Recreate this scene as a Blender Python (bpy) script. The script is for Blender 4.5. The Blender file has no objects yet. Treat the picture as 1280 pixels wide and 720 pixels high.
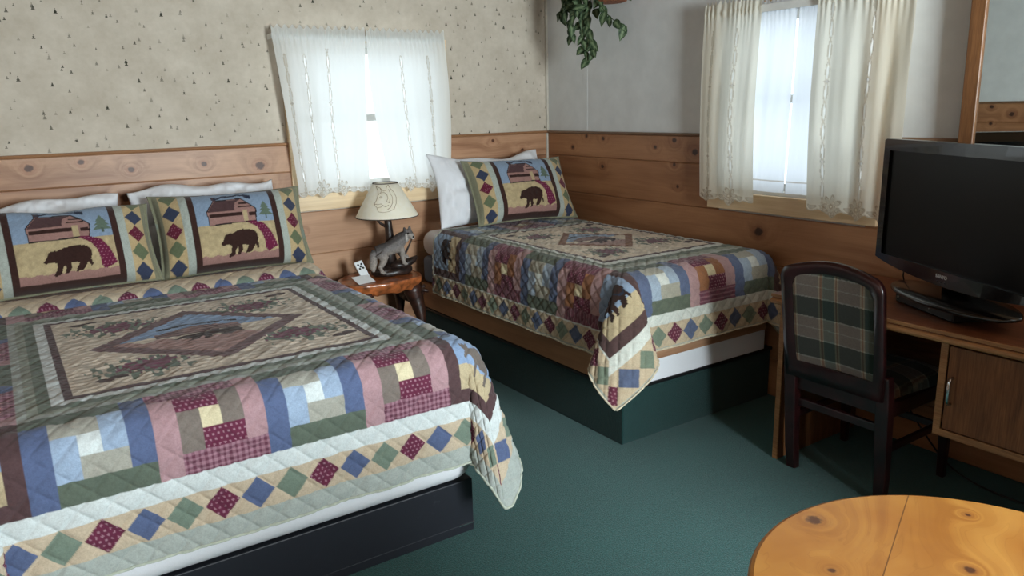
import bpy, bmesh, math, random
import numpy as np
from mathutils import Vector, Matrix
rng = np.random.RandomState(7); random.seed(7)
S = bpy.context.scene; COL = S.collection
PI = math.pi
YB, XR, XL, YF, ZC = 4.3, 3.186, -0.5, -1.6, 2.4      # back, right, left, front walls and ceiling

# ------------------------------------------------------------------ helpers
def lin(c):
    c = np.array(c, float) / 255.0
    return np.where(c <= 0.04045, c / 12.92, ((c + 0.055) / 1.055) ** 2.4)
def L4(c): return tuple(float(v) for v in lin(c)) + (1.0,)

def tag(o, label=None, cat=None, group=None, kind=None):
    if label: o['label'] = label
    if cat: o['category'] = cat
    if group: o['group'] = group
    if kind: o['kind'] = kind
    return o
WORLD = {}
def empty(name, loc, label=None, cat=None, group=None, kind=None):
    o = bpy.data.objects.new(name, None); COL.objects.link(o); o.location = loc
    o.empty_display_size = 0.1; WORLD[o.name] = Vector(loc)
    return tag(o, label, cat, group, kind)
def link(name, me, mat, parent=None, smooth=False, bevel=0, seg=2, loc=None):
    """mesh given in world coordinates becomes one object, its origin at its parent's (or at loc)"""
    org = WORLD[parent.name].copy() if parent else Vector(loc or (0, 0, 0))
    me.transform(Matrix.Translation(-org))
    o = bpy.data.objects.new(name, me); COL.objects.link(o)
    WORLD[o.name] = org
    if parent: o.parent = parent
    else: o.location = org
    for m in (mat if isinstance(mat, (list, tuple)) else [mat]): me.materials.append(m)
    if smooth: me.polygons.foreach_set('use_smooth', [True] * len(me.polygons))
    if bevel:
        b = o.modifiers.new('bevel', 'BEVEL'); b.width = bevel; b.segments = seg; b.limit_method = 'ANGLE'
        b.angle_limit = math.radians(40)
    me.update()
    return o
class MB:
    def __init__(s): s.v = []; s.f = []
    def add(s, vs, fs):
        k = len(s.v); s.v += [tuple(map(float, p)) for p in vs]; s.f += [tuple(i + k for i in f) for f in fs]; return s
    def box(s, x0, x1, y0, y1, z0, z1, M=None):
        vs = [Vector((x, y, z)) for z in (z0, z1) for y in (y0, y1) for x in (x0, x1)]
        if M is not None: vs = [M @ v for v in vs]
        return s.add(vs, [(0, 2, 3, 1), (4, 5, 7, 6), (0, 1, 5, 4), (2, 6, 7, 3), (0, 4, 6, 2), (1, 3, 7, 5)])
    def tube(s, path, r, n=8, cap=True, flat=1.0, up=None):
        P = [Vector(p) for p in path]; m = len(P)
        R = r if hasattr(r, '__len__') else [r] * m
        vs = []; a = None
        for i in range(m):
            t = (P[min(i + 1, m - 1)] - P[max(i - 1, 0)]).normalized()
            if up is not None: a = Vector(up)
            if a is None: a = Vector((0, 0, 1)) if abs(t.z) < 0.9 else Vector((1, 0, 0))
            a = (a - t * a.dot(t)).normalized(); b = t.cross(a)
            for k in range(n):
                th = 2 * PI * k / n
                vs.append(P[i] + (a * math.cos(th) * flat + b * math.sin(th)) * R[i])
        fs = [(i * n + k, i * n + (k + 1) % n, (i + 1) * n + (k + 1) % n, (i + 1) * n + k) for i in range(m - 1) for k in range(n)]
        if cap: fs += [tuple(range(n))[::-1], tuple((m - 1) * n + k for k in range(n))]
        return s.add(vs, fs)
    def lathe(s, prof, c, n=32, cap=True):
        vs = [(c[0] + r * math.cos(2 * PI * k / n), c[1] + r * math.sin(2 * PI * k / n), c[2] + z) for r, z in prof for k in range(n)]
        m = len(prof)
        fs = [(i * n + k, i * n + (k + 1) % n, (i + 1) * n + (k + 1) % n, (i + 1) * n + k) for i in range(m - 1) for k in range(n)]
        if cap: fs += [tuple(range(n))[::-1], tuple((m - 1) * n + k for k in range(n))]
        return s.add(vs, fs)
    def rings(s, rings, cap=True):
        n = len(rings[0]); m = len(rings)
        vs = [p for r in rings for p in r]
        fs = [(i * n + k, i * n + (k + 1) % n, (i + 1) * n + (k + 1) % n, (i + 1) * n + k) for i in range(m - 1) for k in range(n)]
        if cap: fs += [tuple(range(n))[::-1], tuple((m - 1) * n + k for k in range(n))]
        return s.add(vs, fs)
    def ball(s, c, r, n=10):
        rx, ry, rz = r if hasattr(r, '__len__') else (r, r, r)
        pr = [(math.sin(PI * i / n), -math.cos(PI * i / n)) for i in range(1, n)]
        vs = [(c[0] + rx * a * math.cos(2 * PI * k / (n + 2)), c[1] + ry * a * math.sin(2 * PI * k / (n + 2)), c[2] + rz * b) for a, b in pr for k in range(n + 2)]
        q = n + 2; m = len(pr)
        fs = [(i * q + k, i * q + (k + 1) % q, (i + 1) * q + (k + 1) % q, (i + 1) * q + k) for i in range(m - 1) for k in range(q)]
        fs += [tuple(range(q))[::-1], tuple((m - 1) * q + k for k in range(q))]
        return s.add(vs, fs)
    def prism(s, poly, f0, f1):
        """poly: 2D points; f0, f1 map a 2D point to its two 3D ends"""
        n = len(poly)
        vs = [f0(*p) for p in poly] + [f1(*p) for p in poly]
        return s.add(vs, [tuple(range(n))[::-1], tuple(range(n, 2 * n))] + [(k, (k + 1) % n, n + (k + 1) % n, n + k) for k in range(n)])
    def mesh(s, name='m'):
        me = bpy.data.meshes.new(name); me.from_pydata(s.v, [], s.f)
        bm = bmesh.new(); bm.from_mesh(me); bmesh.ops.recalc_face_normals(bm, faces=bm.faces); bm.to_mesh(me); bm.free()
        return me
    def build(s, name, mat, parent=None, smooth=False, bevel=0, seg=2, loc=None):
        return link(name, s.mesh(name), mat, parent, smooth, bevel, seg, loc)
def grid_mesh(name, P, col=None, keep=None, extra=None):
    """P[n,m,3] -> quad mesh with point colours"""
    n, m = P.shape[:2]
    idx = np.arange(n * m).reshape(n, m)
    q = np.stack([idx[:-1, :-1], idx[1:, :-1], idx[1:, 1:], idx[:-1, 1:]], -1).reshape(-1, 4)
    if keep is not None: q = q[keep.reshape(-1)]
    me = bpy.data.meshes.new(name)
    me.vertices.add(n * m); me.vertices.foreach_set('co', P.reshape(-1).astype(np.float32))
    me.loops.add(len(q) * 4); me.loops.foreach_set('vertex_index', q.reshape(-1).astype(np.int32))
    me.polygons.add(len(q)); me.polygons.foreach_set('loop_start', np.arange(0, len(q) * 4, 4, dtype=np.int32))
    me.polygons.foreach_set('use_smooth', np.ones(len(q), dtype=bool))
    me.update(calc_edges=True)
    if col is not None: paint(me, col.reshape(-1, col.shape[-1]))
    return me
def paint(me, col, name='Col'):
    c = np.ones((len(col), 4), np.float32); c[:, :3] = col[:, :3]
    a = me.color_attributes.new(name, 'FLOAT_COLOR', 'POINT'); a.data.foreach_set('color', c.reshape(-1))
def vnoise(x, y, seed=0):
    r = np.random.RandomState(seed).rand(256, 256)
    xi = np.floor(x).astype(int); yi = np.floor(y).astype(int); fx = x - xi; fy = y - yi
    fx = fx * fx * (3 - 2 * fx); fy = fy * fy * (3 - 2 * fy)
    g = lambda a, b: r[a % 256, b % 256]
    return (g(xi, yi) * (1 - fx) + g(xi + 1, yi) * fx) * (1 - fy) + (g(xi, yi + 1) * (1 - fx) + g(xi + 1, yi + 1) * fx) * fy - 0.5
def inpoly(x, y, poly):
    r = np.zeros(x.shape, bool); n = len(poly)
    for i in range(n):
        x0, y0 = poly[i]; x1, y1 = poly[(i + 1) % n]
        if y0 == y1: continue
        r ^= ((y0 > y) != (y1 > y)) & (x < (x1 - x0) * (y - y0) / (y1 - y0) + x0)
    return r
def normals(P):
    a = np.gradient(P, axis=0); b = np.gradient(P, axis=1)
    n = np.cross(a, b); return n / (np.linalg.norm(n, axis=-1, keepdims=True) + 1e-9)
def sm(x, a, b):
    t = np.clip((x - a) / (b - a), 0, 1); return t * t * (3 - 2 * t)

# ------------------------------------------------------------------ materials
class NT:
    def __init__(s, name):
        s.m = bpy.data.materials.new(name); s.m.use_nodes = True; s.t = s.m.node_tree
        s.b = s.t.nodes['Principled BSDF']; s.out = s.t.nodes['Material Output']
    def n(s, typ, **kw):
        o = s.t.nodes.new(typ)
        ins = kw.pop('ins', {})
        for k, v in kw.items(): setattr(o, k, v)
        for k, v in ins.items():
            if isinstance(v, bpy.types.NodeSocket): s.t.links.new(v, o.inputs[k])
            else: o.inputs[k].default_value = v
        return o
    def l(s, a, b): s.t.links.new(a, b)
    def math(s, op, a, b=0.0, c=0.0):
        o = s.n('ShaderNodeMath', operation=op)
        for i, v in enumerate((a, b, c)):
            if isinstance(v, bpy.types.NodeSocket): s.l(v, o.inputs[i])
            else: o.inputs[i].default_value = v
        return o.outputs[0]
    def mix(s, f, a, b, mode='MIX'):
        o = s.n('ShaderNodeMix', data_type='RGBA', blend_type=mode)
        for i, v in ((0, f), (6, a), (7, b)):
            if isinstance(v, bpy.types.NodeSocket): s.l(v, o.inputs[i])
            else: o.inputs[i].default_value = v
        return o.outputs[2]
    def ramp(s, f, stops):
        o = s.n('ShaderNodeValToRGB'); s.l(f, o.inputs[0]); e = o.color_ramp.elements
        while len(e) < len(stops): e.new(0.5)
        for k, (p, c) in enumerate(stops): e[k].position = p; e[k].color = c if len(c) == 4 else L4(c)
        return o.outputs[0]
    def noise(s, vec, scale, detail=3, rough=0.55, dist=0.0):
        o = s.n('ShaderNodeTexNoise', ins={'Scale': scale, 'Detail': detail, 'Roughness': rough, 'Distortion': dist})
        if vec is not None: s.l(vec, o.inputs['Vector'])
        return o.outputs['Fac']
    def obj(s, scale=(1, 1, 1), loc=(0, 0, 0), rot=(0, 0, 0)):
        g = s.n('ShaderNodeNewGeometry')
        return s.n('ShaderNodeMapping', ins={'Vector': g.outputs['Position'], 'Scale': scale, 'Location': loc, 'Rotation': rot}).outputs[0]
    def bump(s, h, strength=0.3, dist=0.01):
        o = s.n('ShaderNodeBump', ins={'Height': h, 'Strength': strength, 'Distance': dist}); s.l(o.outputs[0], s.b.inputs['Normal'])
    def set(s, col=None, rough=0.6, metal=0.0, spec=0.5, coat=0.0):
        if col is not None:
            if isinstance(col, bpy.types.NodeSocket): s.l(col, s.b.inputs['Base Color'])
            else: s.b.inputs['Base Color'].default_value = L4(col)
        s.b.inputs['Roughness'].default_value = rough; s.b.inputs['Metallic'].default_value = metal
        s.b.inputs['Specular IOR Level'].default_value = spec; s.b.inputs['Coat Weight'].default_value = coat
        return s
def plain(name, col, rough=0.6, metal=0.0, spec=0.5, var=0.12, scale=20.0, bump=0.0, coat=0.0):
    t = NT(name); v = t.obj(); f = t.noise(v, scale)
    a = np.array(col, float)
    c = t.ramp(f, [(0.3, tuple(a * (1 - var))), (0.7, tuple(np.minimum(a * (1 + var), 255)))])
    t.set(c, rough, metal, spec, coat)
    if bump: t.bump(f, bump, 0.004)
    return t.m
def fabric(name, rough=0.95, weave=900.0, sheen=0.15):
    """cloth whose patches come from the mesh's point colours, with a fine weave"""
    t = NT(name); v = t.obj()
    a = t.n('ShaderNodeVertexColor', layer_name='Col').outputs['Color']
    f = t.noise(v, weave, 1); f2 = t.noise(v, weave * .22, 3, .65)
    a = t.mix(0.42, a, t.ramp(f2, [(0.28, (0.58, 0.57, 0.56, 1)), (0.62, (1, 1, 1, 1))]), 'MULTIPLY')
    c = t.mix(0.35, a, t.ramp(f, [(0.25, (0.45, 0.45, 0.45, 1)), (0.75, (1, 1, 1, 1))]), 'MULTIPLY')
    t.set(c, rough, spec=0.15); t.b.inputs['Sheen Weight'].default_value = sheen
    t.bump(f, 0.25, 0.001)
    return t.m
def pine(name, axis, c0, c1, knot, rough=0.42, knots=(), attr=True):
    """axis: direction of the boards; knots: (along, z, radius) in metres"""
    t = NT(name)
    v0 = t.obj(); sp = t.n('ShaderNodeSeparateXYZ', ins={0: v0}); al = sp.outputs['xyz'.index(axis)]
    tint = t.n('ShaderNodeVertexColor', layer_name='Col').outputs['Color'] if attr else None
    dk = None
    for (ka, kz, kr) in knots:
        dx = t.math('DIVIDE', t.math('SUBTRACT', al, ka), kr * 1.15); dz = t.math('DIVIDE', t.math('SUBTRACT', sp.outputs[2], kz), kr)
        d = t.math('ADD', t.math('MULTIPLY', dx, dx), t.math('MULTIPLY', dz, dz))
        dk = d if dk is None else t.math('MINIMUM', dk, d)
    dk = t.math('SQRT', dk) if dk is not None else None
    off = t.n('ShaderNodeVectorMath', operation='MULTIPLY_ADD', ins={1: (3.7, 3.7, 3.7)})
    if tint: t.l(tint, off.inputs[0])
    t.l(v0, off.inputs[2]); v = off.outputs[0]
    sc = [9.0] * 3; sc['xyz'.index(axis)] = 0.8
    fine = [120.0] * 3; fine['xyz'.index(axis)] = 3.0
    wv = t.n('ShaderNodeMapping', ins={'Vector': v, 'Scale': tuple(sc)}).outputs[0]
    fv = t.n('ShaderNodeMapping', ins={'Vector': v, 'Scale': tuple(fine)}).outputs[0]
    if dk is not None:
        ad = t.n('ShaderNodeVectorMath', operation='ADD'); t.l(wv, ad.inputs[0]); cx = t.n('ShaderNodeCombineXYZ')
        e = t.math('MULTIPLY', t.math('POWER', 2.718, t.math('MULTIPLY', dk, -0.45)), 1.6)
        for i in range(3): t.l(e, cx.inputs[i])
        t.l(cx.outputs[0], ad.inputs[1]); wv = ad.outputs[0]
    g = t.noise(wv, 1.0, 4, 0.55, 0.8); f = t.noise(fv, 1.0, 3, 0.6); big = t.noise(v, 2.3, 3)
    mid = (np.array(c0) * .35 + np.array(c1) * .65)
    col = t.ramp(g, [(0.28, tuple(c0)), (0.5, tuple(mid)), (0.72, tuple(c1))])
    col = t.mix(0.28, col, t.ramp(f, [(0.3, (0.6, 0.52, 0.46, 1)), (0.65, (1, 1, 1, 1))]), 'MULTIPLY')
    col = t.mix(0.4, col, t.ramp(big, [(0.3, (0.66, 0.58, 0.52, 1)), (0.65, (1.0, 1.0, 1.0, 1))]), 'MULTIPLY')
    if tint:
        bw = t.n('ShaderNodeSeparateColor', ins={0: tint}).outputs[1]
        col = t.mix(0.5, col, t.ramp(bw, [(0.0, (0.66, 0.6, 0.56, 1)), (1.0, (1.0, 1.0, 1.0, 1))]), 'MULTIPLY')
    if dk is not None:
        dn = t.math('ADD', dk, t.math('MULTIPLY', t.math('SUBTRACT', t.noise(v0, 60, 2), 0.5), 0.9))
        col = t.mix(t.math('MULTIPLY', t.ramp(t.math('MULTIPLY', dn, .25), [(0.22, (1, 1, 1, 1)), (0.62, (0, 0, 0, 1))]), 0.5), col, L4(np.array(knot) * 1.9))
        col = t.mix(t.math('MULTIPLY', t.ramp(t.math('MULTIPLY', dn, .25), [(0.2, (1, 1, 1, 1)), (0.3, (0, 0, 0, 1))]), 0.92), col, L4(knot))
    t.set(col, rough, spec=0.4); t.bump(f, 0.05, 0.002)
    return t.m

M = {}
KB = [(.358, 1.285, .012), (.575, 1.236, .013), (.927, 1.243, .012), (1.218, 1.216, .02), (.535, 1.098, .02), (.908, 1.075, .018), (1.251, 1.09, .018), (1.422, .82, .008), (.138, 1.27, .016), (2.976, 1.214, .010), (2.742, 1.283, .009), (.2, .8, .02), (2.6, .80, .016)]
KR = [(3.878, 1.302, .010), (3.714, 1.291, .011), (3.106, 1.292, .013), (3.256, 1.25, .009), (3.721, 1.117, .011), (4.019, 1.228, .009), (3.101, 1.158, .010), (2.504, .846, .021), (3.072, 1.037, .009), (2.95, 1.232, .016), (1.2, 1.25, .014), (1.75, .80, .016), (1.4, .5, .018), (2.1, .3, .02)]
M['pine_x'] = pine('pine boards along x', 'x', (148, 104, 76), (206, 164, 130), (70, 38, 22), knots=KB)
M['pine_y'] = pine('pine boards along y', 'y', (142, 94, 62), (194, 144, 104), (54, 30, 22), knots=KR)
M['pine_pale'] = pine('pale pine casing', 'x', (226, 196, 154), (242, 218, 182), (170, 130, 90), attr=False)
M['pine_pale_y'] = pine('pale pine casing along y', 'y', (226, 196, 154), (242, 218, 182), (170, 130, 90), attr=False)
M['cap_x'] = pine('pine cap rail along x', 'x', (128, 88, 58), (166, 122, 86), (70, 40, 25), attr=False)
M['cap_y'] = pine('pine cap rail along y', 'y', (104, 78, 60), (140, 110, 86), (70, 40, 25), attr=False)
def wallpaper():
    t = NT('wallpaper with tiny trees'); v = t.obj()
    m1 = t.noise(v, 5.5, 6, 0.65); m2 = t.noise(v, 34.0, 3)
    base = t.ramp(m1, [(0.32, (186, 174, 158)), (0.68, (205, 194, 179))])
    base = t.mix(0.25, base, t.ramp(m2, [(0.3, (0.75, 0.72, 0.66, 1)), (0.7, (1, 1, 1, 1))]), 'MULTIPLY')
    sep = t.n('ShaderNodeSeparateXYZ', ins={0: v}); 
    for (sc, th, hh, ox) in ((9.5, 0.14, 0.20, 0.0), (8.6, 0.22, 0.16, 3.3), (7.9, 0.45, .14, 7.7)):
        cx = t.n('ShaderNodeCombineXYZ')
        t.l(t.math('ADD', t.math('MULTIPLY', sep.outputs[0], sc), ox), cx.inputs[0]); t.l(t.math('ADD', t.math('MULTIPLY', sep.outputs[2], sc), ox * 1.7), cx.inputs[1])
        vo = t.n('ShaderNodeTexVoronoi', voronoi_dimensions='2D', ins={'Scale': 1.0, 'Randomness': 0.9, 'Vector': cx.outputs[0]})
        dv = t.n('ShaderNodeVectorMath', operation='SUBTRACT'); t.l(cx.outputs[0], dv.inputs[0]); t.l(vo.outputs['Position'], dv.inputs[1])
        s2 = t.n('ShaderNodeSeparateXYZ', ins={0: dv.outputs[0]})
        cs = t.n('ShaderNodeSeparateColor', ins={0: vo.outputs['Color']})
        h = t.math('MULTIPLY', t.math('ADD', cs.outputs[1], 0.75), hh * 0.7)
        jag = t.math('MULTIPLY', t.math('SINE', t.math('MULTIPLY', s2.outputs[1], 95.0)), 0.012)
        w = t.math('ADD', t.math('MULTIPLY', t.math('SUBTRACT', h, s2.outputs[1]), 0.34), jag)
        a = t.math('LESS_THAN', t.math('ABSOLUTE', s2.outputs[0]), w)
        b = t.math('GREATER_THAN', s2.outputs[1], 0.0); c = t.math('LESS_THAN', s2.outputs[1], h)
        on = t.math('GREATER_THAN', cs.outputs[0], th)
        msk = t.math('MULTIPLY', t.math('MULTIPLY', a, b), t.math('MULTIPLY', c, on))
        fade = t.math('ADD', t.math('MULTIPLY', cs.outputs[2], 0.75), 0.25)
        base = t.mix(t.math('MULTIPLY', msk, fade), base, L4((46, 46, 36)))
    t.set(base, 0.85, spec=0.2)
    return t.m
M['wallpaper'] = wallpaper()
M['grey'] = plain('pale grey painted plaster', (212, 213, 212), 0.8, var=0.025, scale=9, bump=0.05)
M['ceiling'] = pine('stained ceiling boards', 'y', (112, 82, 58), (150, 114, 84), (52, 30, 22), attr=False)
M['trim_white'] = plain('white corner trim', (186, 178, 164), 0.6, var=0.03)
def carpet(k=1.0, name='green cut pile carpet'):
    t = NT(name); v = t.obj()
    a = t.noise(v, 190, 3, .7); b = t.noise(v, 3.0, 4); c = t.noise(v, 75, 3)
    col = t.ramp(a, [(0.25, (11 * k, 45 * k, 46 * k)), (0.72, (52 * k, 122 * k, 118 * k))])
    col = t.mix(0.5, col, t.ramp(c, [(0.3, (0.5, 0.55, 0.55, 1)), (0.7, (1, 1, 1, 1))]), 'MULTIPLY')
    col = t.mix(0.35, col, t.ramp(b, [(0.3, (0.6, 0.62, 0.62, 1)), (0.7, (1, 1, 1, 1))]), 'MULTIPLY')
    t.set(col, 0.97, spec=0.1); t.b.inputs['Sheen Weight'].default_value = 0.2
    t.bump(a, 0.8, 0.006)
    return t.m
M['carpet'] = carpet()
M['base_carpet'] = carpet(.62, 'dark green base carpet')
M['quilt'] = fabric('quilted patchwork cotton')
M['sham'] = fabric('pieced sham cotton')
M['plaid'] = fabric('plaid upholstery', weave=700)
def white_cloth(name, col, grid=False):
    t = NT(name); v = t.obj(); f = t.noise(v, 700, 1)
    c = t.ramp(f, [(0.3, tuple(np.array(col) * 0.96)), (0.7, tuple(col))])
    t.set(c, 0.9, spec=0.15); t.bump(t.noise(v, 18, 3), 0.12, 0.01)
    return t.m
M['sheet'] = white_cloth('white cotton sheet', (232, 232, 236))
M['boxspring'] = white_cloth('blue grey ticking', (126, 140, 162))
M['binding'] = plain('sage quilt binding', (176, 182, 168), 0.95, var=0.08, scale=60)
M['binding_cream'] = plain('cream quilt binding', (196, 184, 160), 0.95, var=0.08, scale=60)
def black_box():
    t = NT('scuffed black vinyl'); v = t.obj((1, 1, 2.2))
    f = t.noise(v, 16, 6, 0.75, 0.6); g = t.noise(v, 4, 2)
    s = t.math('MULTIPLY', t.ramp(f, [(0.6, (0, 0, 0, 1)), (0.76, (1, 1, 1, 1))]), t.ramp(g, [(0.45, (0, 0, 0, 1)), (0.7, (1, 1, 1, 1))]))
    t.set(t.mix(t.math('MULTIPLY', s, 0.5), L4((24, 26, 34)), L4((96, 98, 108))), 0.5, spec=0.4)
    return t.m
M['black_box'] = black_box()
M['black'] = plain('matt black plastic', (16, 16, 18), 0.45, var=0.1)
M['gloss_black'] = plain('gloss black plastic', (9, 9, 11), 0.2, spec=0.5, var=0.05, coat=0.4)
M['screen'] = plain('dark television screen', (6, 7, 8), 0.3, spec=0.22, var=0.04)
M['silver'] = plain('silver print', (205, 208, 212), 0.35, metal=0.3, var=0.03)
M['metal'] = plain('polished steel', (200, 200, 200), 0.22, metal=1.0, var=0.03)
M['mahogany'] = plain('dark mahogany lacquer', (34, 12, 13), 0.3, var=0.35, scale=14, coat=0.3)
def oak(name, axis, c0, c1, rough=0.45):
    t = NT(name); sc = [30.0] * 3; sc['xyz'.index(axis)] = 2.2
    v = t.obj(tuple(sc)); f = t.noise(v, 1.0, 5, 0.65, 0.9)
    sc2 = [260.0] * 3; sc2['xyz'.index(axis)] = 12.0
    g = t.noise(t.obj(tuple(sc2)), 1.0, 2)
    c = t.ramp(f, [(0.3, tuple(c0)), (0.7, tuple(c1))])
    c = t.mix(0.5, c, t.ramp(g, [(0.35, (0.45, 0.4, 0.36, 1)), (0.6, (1, 1, 1, 1))]), 'MULTIPLY')
    t.set(c, rough, spec=0.4)
    return t.m
M['oak_top'] = oak('oak laminate desk top', 'y', (112, 66, 44), (150, 96, 66), 0.4)
M['oak_z'] = oak('oak laminate upright grain', 'z', (104, 64, 38), (142, 94, 58))
M['oak_edge'] = oak('light oak edge band', 'y', (146, 102, 66), (178, 132, 88), 0.35)
M['frame_wood'] = oak('amber stained pine frame', 'z', (104, 68, 40), (138, 94, 58), 0.4)
def table_wood():
    t = NT('varnished knotty pine table top'); vv = t.obj(); ang = 0.39
    # planks run along the seam measured on the table
    sp = t.n('ShaderNodeSeparateXYZ', ins={0: t.obj(loc=(-1.2535, -.6475, 0))})
    X, Y = sp.outputs[0], sp.outputs[1]
    along = t.math('ADD', t.math('MULTIPLY', X, .9247), t.math('MULTIPLY', Y, .3808)); ac = t.math('SUBTRACT', t.math('MULTIPLY', Y, .9247), t.math('MULTIPLY', X, .3808))
    q = t.math('DIVIDE', ac, .235); pl = t.math('FLOOR', q); fr = t.math('FRACT', q)
    dk = None
    for kx, ky, kr in ((1.165, .757, .014), (1.051, .644, .006), (1.406, .601, .005), (1.232, .513, .009), (1.0, .35, .013), (1.35, .3, .011)):
        o = t.n('ShaderNodeVectorMath', operation='DISTANCE', ins={0: vv, 1: (kx, ky, .74)}).outputs['Value']; d = t.math('DIVIDE', o, kr)
        dk = d if dk is None else t.math('MINIMUM', dk, d)
    cb = t.n('ShaderNodeCombineXYZ')
    e = t.math('MULTIPLY', t.math('POWER', 2.718, t.math('MULTIPLY', dk, -.28)), 2.2)
    t.l(t.math('ADD', t.math('MULTIPLY', along, 2.0), t.math('ADD', e, t.math('MULTIPLY', pl, 5.3))), cb.inputs[0]); t.l(t.math('ADD', t.math('MULTIPLY', ac, 9.0), e), cb.inputs[1])
    g = t.noise(cb.outputs[0], 1.0, 3, 0.5, 1.0)
    rings = t.math('FRACT', t.math('MULTIPLY', g, 9.0)); rg = t.ramp(rings, [(0.0, (0.72, 0.62, 0.5, 1)), (0.12, (1, 1, 1, 1)), (1.0, (0.95, 0.93, 0.9, 1))])
    c = t.ramp(g, [(0.28, (160, 100, 42)), (0.5, (186, 128, 58)), (0.75, (204, 150, 74))])
    c = t.mix(0.4, c, rg, 'MULTIPLY')
    b = t.noise(vv, 5.0, 3)
    c = t.mix(0.45, c, t.ramp(b, [(0.36, (0.72, 0.54, 0.4, 1)), (0.56, (1, 1, 1, 1))]), 'MULTIPLY')
    c = t.mix(t.math('MULTIPLY', t.math('LESS_THAN', t.math('ABSOLUTE', t.math('SUBTRACT', fr, 0.0)), 0.009), 0.75), c, L4((84, 46, 22)))
    dn = t.math('MULTIPLY', t.math('ADD', dk, t.math('MULTIPLY', t.math('SUBTRACT', t.noise(vv, 110, 2), .5), 1.0)), .25)
    c = t.mix(t.math('MULTIPLY', t.ramp(dn, [(0.2, (1, 1, 1, 1)), (0.65, (0, 0, 0, 1))]), 0.55), c, L4((132, 76, 42)))
    c = t.mix(t.math('MULTIPLY', t.ramp(dn, [(0.18, (1, 1, 1, 1)), (0.30, (0, 0, 0, 1))]), 0.85), c, L4((72, 40, 30)))
    t.set(c, 0.32, spec=0.45, coat=0.3)
    t.b.inputs['Coat Roughness'].default_value = 0.2
    return t.m
M['table'] = table_wood()
M['table_edge'] = plain('dark bark edge', (92, 52, 26), 0.6, var=0.3, scale=30, bump=0.3)
M['burl'] = plain('orange burl slab', (150, 84, 46), 0.3, var=0.35, scale=24, bump=0.4, coat=0.3)
M['bark'] = plain('dark polished root wood', (48, 26, 18), 0.4, var=0.4, scale=30, bump=0.6)
M['log'] = plain('dark resin log', (38, 27, 23), 0.4, var=0.5, scale=38, bump=0.6)
M['wolf'] = fabric('painted resin wolf', rough=0.55, weave=420, sheen=0)
def shade_mat():
    t = NT('parchment lamp shade'); v = t.obj(); f = t.noise(v, 40, 3)
    c = t.ramp(f, [(0.3, (246, 238, 216)), (0.7, (250, 245, 230))]); t.set(c, 0.85, spec=0.2)
    tr = t.n('ShaderNodeBsdfTranslucent', ins={0: L4((240, 226, 196))})
    mx = t.n('ShaderNodeMixShader', ins={0: 0.14}); t.l(t.b.outputs[0], mx.inputs[1]); t.l(tr.outputs[0], mx.inputs[2]); t.l(mx.outputs[0], t.out.inputs[0])
    return t.m
M['shade'] = shade_mat()
M['brown_line'] = plain('brown ink', (170, 150, 122), 0.8, var=0.1)
M['dark_trim'] = plain('dark brown cord', (58, 38, 28), 0.7, var=0.15)
M['white_plastic'] = plain('white plastic', (226, 228, 230), 0.4, var=0.02)
M['paper'] = plain('white paper', (224, 224, 224), 0.8, var=0.02)
M['basket'] = plain('brown wicker', (128, 76, 50), 0.7, var=0.35, scale=60, bump=0.7)
M['leaf'] = fabric('variegated leaves', rough=0.5, weave=120, sheen=0)
M['stem'] = plain('vine stem', (56, 70, 36), 0.6)
def curtain_mat(name, col, tcol, tw):
    """r: open cutwork, g: stitching"""
    t = NT(name); a = t.n('ShaderNodeVertexColor', layer_name='Col').outputs['Color']
    s = t.n('ShaderNodeSeparateColor', ins={0: a}); v = t.obj(); f = t.noise(v, 500, 1)
    c = t.mix(s.outputs[1], L4(col), L4((176, 160, 136)))
    t.set(c, 0.95, spec=0.1); t.bump(f, 0.15, 0.001)
    tr = t.n('ShaderNodeBsdfTranslucent'); t.l(t.mix(s.outputs[1], L4(tcol), L4((150, 132, 106))), tr.inputs[0])
    mx = t.n('ShaderNodeMixShader', ins={0: tw}); t.l(t.b.outputs[0], mx.inputs[1]); t.l(tr.outputs[0], mx.inputs[2])
    tp = t.n('ShaderNodeBsdfTransparent')
    m2 = t.n('ShaderNodeMixShader', ins={0: t.math('ADD', t.math('MULTIPLY', s.outputs[0], 0.27), 0.03)}); t.l(mx.outputs[0], m2.inputs[1]); t.l(tp.outputs[0], m2.inputs[2])
    t.l(m2.outputs[0], t.out.inputs[0])
    return t.m
M['curtain'] = curtain_mat('white embroidered curtain', (236, 236, 232), (240, 242, 242), 0.6)
M['curtain_cream'] = curtain_mat('cream embroidered curtain', (236, 232, 220), (238, 233, 216), 0.5)
M['sheer'] = curtain_mat('white sheer', (230, 234, 238), (240, 246, 255), 0.7)
def glass():
    t = NT('window pane glass')
    tp = t.n('ShaderNodeBsdfTransparent', ins={0: (0.96, 0.98, 0.97, 1)}); gl = t.n('ShaderNodeBsdfGlossy', ins={'Roughness': 0.02})
    fr = t.n('ShaderNodeLayerWeight', ins={0: 0.3})
    mx = t.n('ShaderNodeMixShader', ins={0: t.math('MULTIPLY', fr.outputs['Fresnel'], 0.3)}); t.l(tp.outputs[0], mx.inputs[1]); t.l(gl.outputs[0], mx.inputs[2]); t.l(mx.outputs[0], t.out.inputs[0])
    return t.m
M['glass'] = glass()
M['sash'] = plain('white painted sash', (222, 222, 218), 0.5, var=0.02)
def mirror_mat():
    t = NT('mirror glass'); t.set((226, 232, 230), 0.01, metal=1.0); return t.m
M['mirror'] = mirror_mat()
SKY, FRONT, EXPO = 2.15, 350.0, 0.0
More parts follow.
